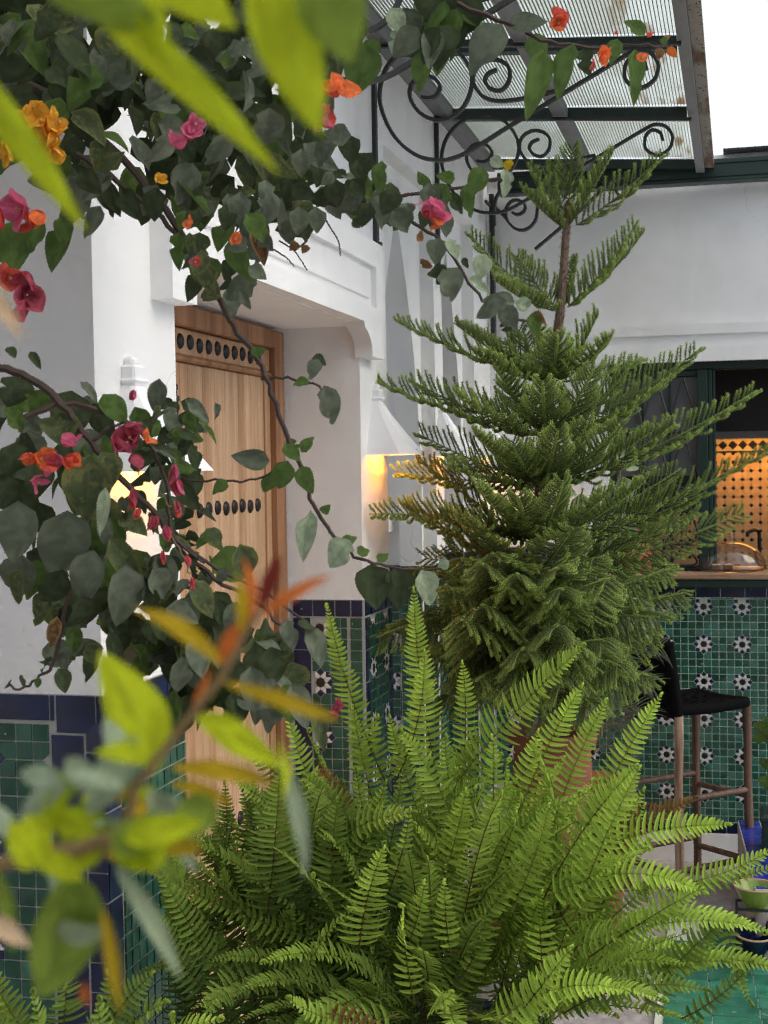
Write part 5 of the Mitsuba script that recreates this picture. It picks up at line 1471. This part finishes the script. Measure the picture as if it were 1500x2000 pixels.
def frond(holder, path, width, rr, up, fresh=0.5, dark=1.0, twist=0.0, curl=True, gapk=1.0):
    p, t = frames(path)
    seg = np.r_[0, np.cumsum(np.linalg.norm(np.diff(p, axis=0), axis=1))]
    L = seg[-1]
    V, F_, C = [], [], []
    dead = rr.random() < 0.035
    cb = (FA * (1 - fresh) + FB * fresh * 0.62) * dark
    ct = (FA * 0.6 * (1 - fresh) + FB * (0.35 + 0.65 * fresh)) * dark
    if dead:
        cb, ct = np.array([0.14, 0.075, 0.03]), np.array([0.22, 0.13, 0.05])
    st = tube(p, np.linspace(0.0014, 0.0005, len(p)), 5)
    V.append(np.array(st.vertices)); F_.append(np.array(st.faces))
    sc = np.array([0.20, 0.20, 0.05]) * dark * (0.55 + 0.7 * fresh) if rr.random() < 0.6 else np.array([0.12, 0.075, 0.03]) * dark
    C.append(np.tile(sc, (len(st.vertices), 1)))
    n0 = len(V[0])
    gap = 0.0116 * gapk
    s = L * 0.10
    k = 0
    us = np.array([0, 0.1, 0.4, 0.72, 0.92, 1.0])
    ws = np.array([0.42, 1.0, 0.86, 0.66, 0.36, 0.02])
    while s < L * 0.995:
        f = s / L
        x = np.array([np.interp(s, seg, p[:, i]) for i in range(3)])
        tt = np.array([np.interp(s, seg, t[:, i]) for i in range(3)]); tt /= np.linalg.norm(tt)
        n = up - tt * (up @ tt); n /= np.linalg.norm(n) + 1e-9
        sv = np.cross(tt, n)
        prof = min(1, (f + 0.03) / 0.22) ** 0.55 * (1 - f ** 2.4) ** 0.8 + 0.05
        for sd in (1, -1):
            ll = width / 2 * prof * rr.uniform(0.92, 1.06)
            d = sv * sd + tt * (0.10 + 0.35 * f * f + rr.gauss(0, 0.05)) + n * (0.16 + 0.25 * f + rr.gauss(0, 0.13))
            d /= np.linalg.norm(d)
            wv = tt - d * (tt @ d); wv /= np.linalg.norm(wv)
            nn = np.cross(d, wv) * sd
            wv = wv * math.cos(0.2) + nn * math.sin(rr.gauss(twist, 0.26))
            hw = min(0.0036, 0.3 * ll) * (0.85 + 0.2 * rr.random()) * gapk
            bend = rr.uniform(-0.02, 0.22)
            ctr = x + d * (us * ll)[:, None] + tt * (0.16 * ll * us ** 2)[:, None] - n * (bend * ll * us ** 2)[:, None]
            e = wv[None] * (ws * hw)[:, None]
            lift = nn[None] * (ws * hw * 0.6)[:, None]
            vv = np.stack([ctr - e + lift, ctr, ctr + e * 1.05 + lift], 1).reshape(-1, 3)
            a = n0 + np.arange(5)[:, None] * 3
            ff = np.vstack([a + [[0, 1, 4]], a + [[0, 4, 3]], a + [[1, 2, 5]], a + [[1, 5, 4]]])
            cc = (cb + (ct - cb) * f) * rr.uniform(0.85, 1.15)
            cc = cc[None] * (0.92 + 0.2 * us)[:, None]
            V.append(vv); F_.append(ff); C.append(np.repeat(cc, 3, axis=0))
            n0 += 18
        s += gap * (1 - 0.5 * f ** 2)
        k += 1
    if curl:   # the unrolled tip
        tt, n = t[-1], up - t[-1] * (up @ t[-1]); n /= np.linalg.norm(n) + 1e-9
        q = [p[-1] + (tt * math.sin(a) + n * (1 - math.cos(a))) * 0.006 * (1 - a / 9) for a in np.linspace(0, 5, 9)]
        st = tube(np.array(q), np.linspace(0.0016, 0.0022, 9), 5)
        V.append(np.array(st.vertices)); F_.append(np.array(st.faces) + n0); C.append(np.tile(ct * 0.9, (len(st.vertices), 1)))
    return put('frond', (np.vstack(V), np.vstack(F_)), 'fern_leaf', holder, smooth=False, color=np.clip(np.vstack(C), 0.004, 0.9))


def bez(a, c, b, n=20):
    u = np.linspace(0, 1, n)[:, None]
    return a * (1 - u) ** 2 + c * 2 * u * (1 - u) + b * u ** 2


def frond_px(holder, b, tp, w, d0, d1, bow, fresh, rr, dark=1.0, face=0.8, **k):
    """base and tip in the photograph, bow: sideways arch in px (to the right of the way up)"""
    a, c = at(*b, d0), at(*tp, d1)
    mx, my = (b[0] + tp[0]) / 2, (b[1] + tp[1]) / 2
    dx, dy = tp[0] - b[0], tp[1] - b[1]
    l = math.hypot(dx, dy)
    m = at(mx - dy / l * bow * 2, my + dx / l * bow * 2, (d0 + d1) / 2 + rr.uniform(-0.03, 0.05))
    v = CAM - (a + c) / 2; v /= np.linalg.norm(v)
    up = v * face + np.array([0, 0, 0.55]) + np.array([rr.gauss(0, 0.25) for _ in range(3)])
    return frond(holder, bez(a, m, c), w / FPX * (d0 + d1) / 2, rr, up, fresh, dark, **k)


fern = thing('sword_fern', 'big bushy bright green sword fern with arching fronds filling the lower foreground', 'fern')
rf = random.Random(404)
CR = at(850, 1985, 2.38)
EXPL = [((885, 1640), (808, 1150), 100, 2.42, 2.36, -16, 0.62), ((770, 1560), (640, 1182), 88, 2.40, 2.30, -14, 0.66), ((770, 1530), (828, 1272), 80, 2.36, 2.30, 18, 0.78), ((880, 1545), (1142, 1262), 128, 2.32, 2.22, -10, 0.72), ((905, 1500), (903, 1292), 62, 2.38, 2.34, 6, 0.8),
        ((1010, 1600), (1136, 1338), 95, 2.34, 2.28, -8, 0.82), ((1070, 1650), (1186, 1368), 88, 2.32, 2.26, -10, 0.85), ((1160, 1600), (1292, 1358), 84, 2.38, 2.34, -6, 0.85), ((955, 1640), (962, 1438), 72, 2.28, 2.22, 6, 0.9), ((990, 1560), (1050, 1430), 66, 2.40, 2.40, 10, 0.7),
        ((700, 1500), (735, 1400), 60, 2.4, 2.4, 4, 0.6), ((640, 1600), (560, 1390), 72, 2.34, 2.28, -8, 0.45), ((590, 1560), (470, 1420), 60, 2.38, 2.32, -8, 0.35), ((720, 1640), (600, 1430), 80, 2.36, 2.32, -10, 0.42), ((760, 1680), (690, 1380), 92, 2.38, 2.34, -6, 0.5), ((840, 1640), (760, 1400), 80, 2.40, 2.38, -6, 0.55),
        ((1060, 1760), (1245, 1495), 110, 2.24, 2.18, -14, 0.9), ((1000, 1780), (1075, 1570), 96, 2.2, 2.12, 6, 0.9), ((1120, 1800), (1250, 1500), 104, 2.22, 2.16, -8, 0.86), ((940, 1760), (1020, 1560), 84, 2.22, 2.16, 6, 0.8), ((870, 1700), (910, 1540), 70, 2.24, 2.18, 4, 0.85), ((1120, 1700), (1360, 1560), 96, 2.3, 2.26, -12, 0.85),
        ((1040, 1730), (1425, 1612), 118, 2.26, 2.2, -34, 0.95), ((1060, 1760), (1375, 1745), 100, 2.22, 2.16, -46, 0.95), ((1210, 1740), (1520, 1655), 84, 2.3, 2.26, 22, 0.6), ((1300, 1740), (1520, 1690), 60, 2.32, 2.28, 8, 0.6), ((1180, 1850), (1490, 1825), 92, 2.2, 2.14, -54, 0.9), ((1150, 1870), (1370, 1735), 86, 2.2, 2.15, -4, 0.85),
        ((1250, 1980), (1430, 1790), 96, 2.16, 2.14, -14, 0.55), ((1180, 1960), (1420, 1880), 90, 2.2, 2.16, -30, 0.45), ((1100, 1980), (1380, 1935), 84, 2.1, 2.05, -30, 0.4), ((1330, 1990), (1470, 1880), 60, 2.2, 2.2, 12, 0.4), ((1420, 1790), (1465, 1960), 50, 2.3, 2.28, 8, 0.5),
        ((520, 1800), (545, 1500), 150, 2.26, 2.18, 4, 0.30), ((700, 1860), (750, 1655), 110, 2.14, 2.06, -8, 0.72), ((640, 1840), (275, 1690), 96, 2.26, 2.2, -14, 0.42), ((600, 1960), (690, 1780), 60, 2.14, 2.06, -30, 0.5), ((520, 1900), (400, 1980), 100, 2.2, 2.12, 20, 0.35), ((420, 1900), (310, 1700), 90, 2.24, 2.2, 0, 0.2), ((400, 1940), (300, 1780), 100, 2.22, 2.18, -6, 0.15),
        ((760, 1740), (800, 1580), 50, 2.2, 2.14, 6, 0.72), ((650, 1650), (810, 1590), 96, 2.3, 2.24, -16, 0.5), ((780, 1980), (560, 1950), 90, 2.05, 1.98, -30, 0.72), ((1000, 2000), (1118, 1850), 96, 2.05, 1.98, 0, 0.9), ((960, 2010), (1225, 1935), 100, 2.05, 1.98, -40, 0.88), ((640, 1980), (760, 2040), 60, 2.0, 1.96, -16, 0.8), ((840, 1980), (885, 1940), 60, 2.0, 1.96, 0, 0.85),
        ((800, 1840), (830, 1720), 60, 2.16, 2.1, 4, 0.8), ((880, 1860), (870, 1720), 60, 2.14, 2.1, -4, 0.8), ((810, 1960), (790, 1770), 70, 2.1, 2.04, -6, 0.75), ((1160, 1680), (1100, 1600), 60, 2.3, 2.28, 0, 0.6)]
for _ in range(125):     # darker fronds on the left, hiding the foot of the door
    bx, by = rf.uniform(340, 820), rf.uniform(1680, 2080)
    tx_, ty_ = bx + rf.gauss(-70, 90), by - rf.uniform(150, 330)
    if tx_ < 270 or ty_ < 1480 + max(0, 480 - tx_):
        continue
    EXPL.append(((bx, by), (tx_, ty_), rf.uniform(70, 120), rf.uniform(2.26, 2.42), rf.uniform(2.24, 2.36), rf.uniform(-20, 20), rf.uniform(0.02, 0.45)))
for _ in range(70):     # the dense heart and right side
    bx, by = rf.uniform(780, 1180), rf.uniform(1640, 2000)
    tx_, ty_ = bx + rf.gauss(60, 80), by - rf.uniform(130, 270)
    if ty_ < 1420 + max(0, tx_ - 1050) * 0.5 or tx_ > 1340:
        continue
    EXPL.append(((bx, by), (tx_, ty_), rf.uniform(56, 100), rf.uniform(2.2, 2.46), rf.uniform(2.2, 2.44), rf.uniform(-22, 22), min(1.0, max(0.15, rf.gauss(0.6, 0.22)))))
for q in EXPL:
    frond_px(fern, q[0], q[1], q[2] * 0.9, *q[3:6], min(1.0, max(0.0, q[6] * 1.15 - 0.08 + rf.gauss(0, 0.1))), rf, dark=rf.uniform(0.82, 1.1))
for i in range(104):     # fill
    az = rf.uniform(0, 2 * math.pi)
    el = rf.uniform(0.15, 1.35)
    L = rf.uniform(0.26, 0.50)
    hor = np.array([math.cos(az), math.sin(az), 0.0])
    b = CR + hor * rf.uniform(0.0, 0.20) * (1, 0.55)[abs(math.sin(az)) > 0.7] + np.array([0, 0, rf.uniform(-0.06, 0.08)])
    d = hor * math.cos(el) + np.array([0, 0, math.sin(el)])
    c = b + d * L * 0.62
    e = c + (d * 0.55 + hor * 0.35 + np.array([0, 0, -0.45 if el < 0.8 else -0.1])) * L * 0.5
    q = project(e)
    if q[2] < 1.75 or e[0] < -0.93 or q[1] < 1440 - max(0, 700 - q[0]) * -0.25:
        continue
    if q[0] < 250 or q[0] > 1340 and q[1] < 1800:
        continue
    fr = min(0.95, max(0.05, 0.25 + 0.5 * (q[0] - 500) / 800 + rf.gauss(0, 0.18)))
    up = np.array([0, 0, 0.9]) - hor * 0.35 * math.sin(el) - FWD * 0.45 + np.array([rf.gauss(0, 0.2) for _ in range(3)])
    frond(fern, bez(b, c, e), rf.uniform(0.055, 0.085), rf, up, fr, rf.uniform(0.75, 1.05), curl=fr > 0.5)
fp = thing('fern_pot', 'large round dark pot under the big fern', 'pot')
z1 = float(CR[2]) - 0.05
put('body', lathe([(0.0001, 0.001), (0.15, 0.001), (0.21, 0.25), (0.235, 0.5), (0.215, z1 - 0.03), (0.225, z1), (0.20, z1), (0.0001, z1 - 0.005)], (CR[0], CR[1], 0), 40), 'navy_glaze', fp, smooth=40)
put('soil', lathe([(0.0001, z1 + 0.006), (0.15, z1 + 0.004), (0.2, z1 - 0.003)], (CR[0], CR[1], 0), 30), 'soil', fp)
fern2 = thing('sword_fern', 'smaller dark green fern in the bottom left corner below the tiled wall end', 'fern')
C2 = at(90, 2090, 1.86)
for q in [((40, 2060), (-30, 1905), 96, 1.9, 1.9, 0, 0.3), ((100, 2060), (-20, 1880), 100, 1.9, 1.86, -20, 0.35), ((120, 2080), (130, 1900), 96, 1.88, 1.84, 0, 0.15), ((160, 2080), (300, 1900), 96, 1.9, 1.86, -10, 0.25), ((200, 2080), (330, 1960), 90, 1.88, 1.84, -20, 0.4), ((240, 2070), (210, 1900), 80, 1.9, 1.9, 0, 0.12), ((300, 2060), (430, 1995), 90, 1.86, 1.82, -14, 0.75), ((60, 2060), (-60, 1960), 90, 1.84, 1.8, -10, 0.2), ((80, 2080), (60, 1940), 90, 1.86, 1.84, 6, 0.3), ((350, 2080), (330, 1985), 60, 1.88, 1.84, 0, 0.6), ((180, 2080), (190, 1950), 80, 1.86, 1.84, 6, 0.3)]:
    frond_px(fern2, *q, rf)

# ------------------------------------------------------------------ plants by the bar
rq = random.Random(505)
po = thing('climbing_plant', 'climbing plant with broad pale green leaves between the conifer and the bar window', 'climber')
stem_px(po, [(1175, 1440, 4.86), (1170, 1200, 4.86), (1190, 1060, 4.88), (1205, 950, 4.9), (1215, 905, 4.92), (1208, 890, 4.92)], 0.004, 0.002, 'sap_stem', rr=rq)
for b, t, w, m_ in (((1208, 890), (1258, 912), 52, 'leaf_pale'), ((1215, 1000), (1150, 1030), 62, 'leaf_pale'), ((1225, 1010), (1190, 1075), 58, 'leaf_pale'), ((1160, 1070), (1215, 1095), 60, 'leaf_pale'), ((1080, 955), (1130, 965), 40, 'leaf_pale'), ((1230, 940), (1195, 965), 34, 'leaf_pale'), ((1195, 1130), (1255, 1175), 66, 'leaf_pale'), ((1190, 1150), (1150, 1195), 60, 'leaf_pale'),
                    ((1230, 1190), (1285, 1250), 74, 'leaf_pale'), ((1215, 1220), (1255, 1262), 52, 'leaf_pale'), ((1120, 980), (1160, 1000), 40, 'leaf_pale'), ((1300, 1010), (1312, 1030), 26, 'leaf_mid'), ((1225, 955), (1240, 985), 30, 'leaf_pale')):
    leaf_px(po, 'heart', b, t, w, 4.86 + rq.uniform(-0.04, 0.06), m_, tilt=0.2, rr=rq)
pa = thing('small_palm', 'small feathery palm arching in front of the bar stool back', 'palm')


def palm_frond(b, m, t, d, n, ll, rr):
    ax = bez(at(*b, d), at(*m, d - 0.03), at(*t, d - 0.05), 18)
    k = newkey(pa + '__frond')
    put('rachis', tube(ax, np.linspace(0.0025, 0.0008, len(ax)), 5), 'sap_stem', k, smooth=50)
    p, tt = frames(ax)
    V, Fs, UV = [], [], []
    n0 = 0
    for i in range(n):
        f = 0.15 + 0.85 * i / (n - 1)
        x = np.array([np.interp(f, np.linspace(0, 1, len(p)), p[:, c]) for c in range(3)])
        t_ = tt[min(len(p) - 1, int(f * (len(p) - 1)))]
        for sd in (1, -1):
            sv = np.cross(t_, -FWD); sv /= np.linalg.norm(sv)
            d_ = t_ * 0.75 + sv * sd * 0.7 + np.array([rr.gauss(0, .12) for _ in range(3)]); d_ /= np.linalg.norm(d_)
            L = ll * (1 - 0.5 * f) * rr.uniform(0.85, 1.1)
            w = np.cross(d_, -FWD); w /= np.linalg.norm(w)
            for u, ww in ((0, 0.4), (0.3, 1), (0.7, 0.7), (1, 0.05)):
                c = x + d_ * L * u + np.array([0, 0, -0.28 * L * u * u])
                V += [c - w * 0.0023 * ww, c + w * 0.0023 * ww]; UV += [(0.3, u), (0.7, u)]
            for q in range(3):
                Fs.append([n0 + 2 * q, n0 + 2 * q + 1, n0 + 2 * q + 3, n0 + 2 * q + 2])
            n0 += 8
    put('leaflets', (np.array(V), np.array(Fs)), 'leaf_grey', k, smooth=True, uv=np.array(UV))


for b, m_, t in (((1150, 1420), (1190, 1240), (1290, 1262)), ((1150, 1420), (1200, 1290), (1270, 1330)), ((1160, 1450), (1190, 1380), (1245, 1440)), ((1160, 1470), (1200, 1420), (1225, 1540)), ((1150, 1430), (1120, 1300), (1060, 1330)), ((1160, 1460), (1215, 1350), (1262, 1392)), ((1155, 1450), (1170, 1330), (1215, 1270))):
    palm_frond(b, m_, t, 4.98, 20, 0.15, rq)
pc = at(1158, 1520, 4.98)
pq = thing('palm_pot', 'clay pot of the small palm behind the fern', 'pot')
put('body', lathe([(0.0001, 0.001), (0.09, 0.001), (0.12, float(pc[2]) - 0.02), (0.13, float(pc[2])), (0.11, float(pc[2])), (0.0001, float(pc[2]) - 0.02)], (pc[0], pc[1], 0), 30), 'terracotta', pq, smooth=40)
ge = thing('geranium', 'leafy geranium at the right edge before the green star tiles', 'geranium')
pb = at(1530, 1620, 5.15)
stem_px(ge, [(1530, 1600, 5.15), (1522, 1500, 5.14), (1505, 1440, 5.12)], 0.004, 0.003, 'sap_stem', rr=rq)
stem_px(ge, [(1530, 1600, 5.15), (1515, 1540, 5.14), (1500, 1490, 5.12)], 0.004, 0.003, 'sap_stem', rr=rq)
for (x, y, w) in ((1488, 1425, 30), (1502, 1440, 34), (1484, 1444, 24), (1515, 1420, 34), (1497, 1495, 24), (1510, 1480, 34), (1500, 1530, 30), (1520, 1550, 36), (1530, 1450, 36), (1498, 1408, 18)):
    leaf_px(ge, 'heart', (x, y - w * 0.45), (x - 3, y + w * 0.45), w * 1.1, 5.12, 'leaf_mid', tilt=0.4, rr=rq)
pt = thing('dark_planter', 'dark green square planter at the right edge on the basin floor', 'planter')
put('box', cat([mbox(pb[0] - 0.075, pb[0] + 0.1, pb[1] - 0.08, pb[1] + 0.08, 0.2255, 0.40, 0.006), mbox(pb[0] - 0.082, pb[0] + 0.107, pb[1] - 0.087, pb[1] + 0.087, 0.375, 0.395, 0.004)]), 'green_paint', pt, smooth=30)

# ------------------------------------------------------------------ out-of-focus plants close to the camera
rs = random.Random(606)
sap = thing('sapling', 'blurred young shrub with lime leaves and bronze tips close to the camera at lower left', 'shrub')
DS = 0.41
stem_px(sap, [(505, 1195, DS), (430, 1320, DS), (345, 1435, DS), (270, 1530, DS), (245, 1610, DS), (200, 1655, DS)], 0.0011, 0.0020, 'sap_stem', rr=rs, wob=0.001)
stem_px(sap, [(235, 1630, DS), (130, 1662, DS), (0, 1690, DS), (-160, 1740, DS), (-300, 1900, DS)], 0.0020, 0.0028, 'sap_stem', rr=rs, wob=0.001)
for b, t, w, m_, k in (((508, 1200), (548, 1062), 44, 'leaf_maroon', 'lance'), ((510, 1205), (640, 1095), 42, 'leaf_bronze', 'lance'), ((485, 1215), (515, 1065), 50, 'leaf_bronze', 'lance'), ((470, 1235), (480, 1120), 40, 'leaf_olive', 'lance'), ((432, 1300), (288, 1148), 70, 'leaf_olive', 'lance'), ((425, 1300), (485, 1195), 60, 'leaf_bronze', 'lance'), ((430, 1280), (470, 1210), 40, 'leaf_peach', 'ovate'),
                       ((305, 1510), (222, 1232), 175, 'leaf_lime', 'ovate'), ((290, 1475), (185, 1465), 66, 'leaf_lime', 'ovate'), ((380, 1400), (560, 1500), 100, 'leaf_lime', 'ovate'), ((330, 1500), (570, 1500), 60, 'leaf_olive', 'lance'), ((545, 1475), (632, 1745), 56, 'leaf_pale', 'lance'), ((330, 1530), (465, 1560), 50, 'leaf_olive', 'lance'), ((430, 1330), (725, 1420), 44, 'leaf_olive', 'lance'), ((380, 1400), (400, 1310), 26, 'leaf_bronze', 'lance'),
                       ((270, 1440), (160, 1600), 105, 'leaf_pale', 'ovate'), ((130, 1530), (30, 1600), 90, 'leaf_pale', 'ovate'), ((240, 1640), (400, 1605), 90, 'leaf_lime', 'ovate'), ((230, 1650), (50, 1560), 90, 'leaf_lime', 'ovate'), ((220, 1670), (330, 1590), 120, 'leaf_limedark', 'ovate'), ((200, 1640), (120, 1700), 90, 'leaf_lime', 'ovate'), ((230, 1650), (305, 1700), 90, 'leaf_lime', 'ovate'), ((290, 1540), (395, 1710), 74, 'leaf_pale', 'ovate'),
                       ((140, 1695), (105, 2010), 190, 'leaf_limedark', 'ovate'), ((225, 1690), (372, 1915), 56, 'leaf_pale', 'lance'), ((200, 1770), (242, 2000), 40, 'leaf_olive', 'lance'), ((-10, 1690), (45, 1890), 44, 'leaf_limedark', 'lance'), ((-30, 1790), (60, 1850), 56, 'leaf_peach', 'ovate'), ((20, 1640), (-30, 1560), 80, 'leaf_pale', 'ovate'), ((165, 1920), (165, 1960), 30, 'leaf_bronze', 'ovate'), ((300, 1560), (240, 1520), 70, 'leaf_lime', 'ovate'), ((60, 1590), (90, 1690), 80, 'leaf_lime', 'ovate'), ((250, 1500), (205, 1400), 70, 'leaf_pale', 'ovate'), ((420, 1560), (330, 1640), 110, 'leaf_limedark', 'ovate'), ((160, 1720), (40, 1650), 80, 'leaf_lime', 'ovate'), ((300, 1640), (395, 1660), 70, 'leaf_olive', 'ovate'), ((250, 1700), (330, 1650), 90, 'leaf_lime', 'ovate'), ((130, 1480), (200, 1560), 70, 'leaf_pale', 'ovate'), ((540, 1440), (570, 1560), 70, 'leaf_lime', 'ovate'), ((240, 1540), (120, 1500), 70, 'leaf_pale', 'ovate'), ((60, 1700), (20, 1600), 90, 'leaf_lime', 'ovate'), ((200, 1830), (90, 1760), 120, 'leaf_pale', 'ovate')):
    leaf_px(sap, k, b, t, w * 0.74, DS + rs.uniform(-0.025, 0.025), m_, ddep=rs.uniform(-0.01, 0.02), tilt=0.3, rr=rs, face=(0.25, 0, 0.6))
for _ in range(26):
    a_, x_, y_ = rs.uniform(0, 6.28), rs.uniform(110, 330), rs.uniform(1530, 1690)
    l_ = rs.uniform(60, 130)
    leaf_px(sap, 'ovate', (x_, y_), (x_ + l_ * math.cos(a_), y_ + l_ * math.sin(a_) * 0.8 + 20), l_ * rs.uniform(0.4, 0.6), DS + rs.uniform(0.0, 0.05), rs.choice(('leaf_lime', 'leaf_limedark', 'leaf_limedark', 'leaf_pale', 'leaf_olive', 'leaf_pale')), ddep=rs.uniform(-0.02, 0.03), tilt=0.5, rr=rs, face=(0.25, 0, 0.6))
ov = thing('overhanging_branch', 'blurred lime green leaves hanging into the top of the view close to the camera', 'branch')
DO = 0.36
stem_px(ov, [(-160, -60, DO), (100, -70, DO), (400, -80, DO), (700, -90, DO), (900, -120, DO)], 0.0016, 0.0010, 'sap_stem', rr=rs, wob=0.001)
for b, t, w, m_, k in (((-120, 60), (188, 468), 84, 'leaf_lime', 'lance'), ((110, -60), (572, 335), 96, 'leaf_lime', 'lance'), ((285, -30), (318, 135), 70, 'leaf_lime', 'lance'), ((505, -80), (628, 268), 165, 'leaf_lime', 'ovate'), ((610, -80), (690, 125), 190, 'leaf_limedark', 'ovate'), ((60, -70), (330, 40), 150, 'leaf_limedark', 'ovate'), ((-80, 500), (68, 668), 56, 'leaf_peach', 'lance'), ((250, -80), (480, 30), 140, 'leaf_lime', 'ovate')):
    leaf_px(ov, k, b, t, w * 0.78, DO + rs.uniform(-0.02, 0.02), m_, ddep=rs.uniform(-0.01, 0.01), tilt=0.15, rr=rs, face=(0, 0, 0.3))
# ------------------------------------------------------------------ the house across the court, behind the camera
opp = thing('opposite_house', 'grey rendered house front closing the courtyard behind the camera', 'house')
put('wall', mbox(-5.0, 4.5, -3.4, -3.0, 0.0, 5.2), 'paving_stone', opp)
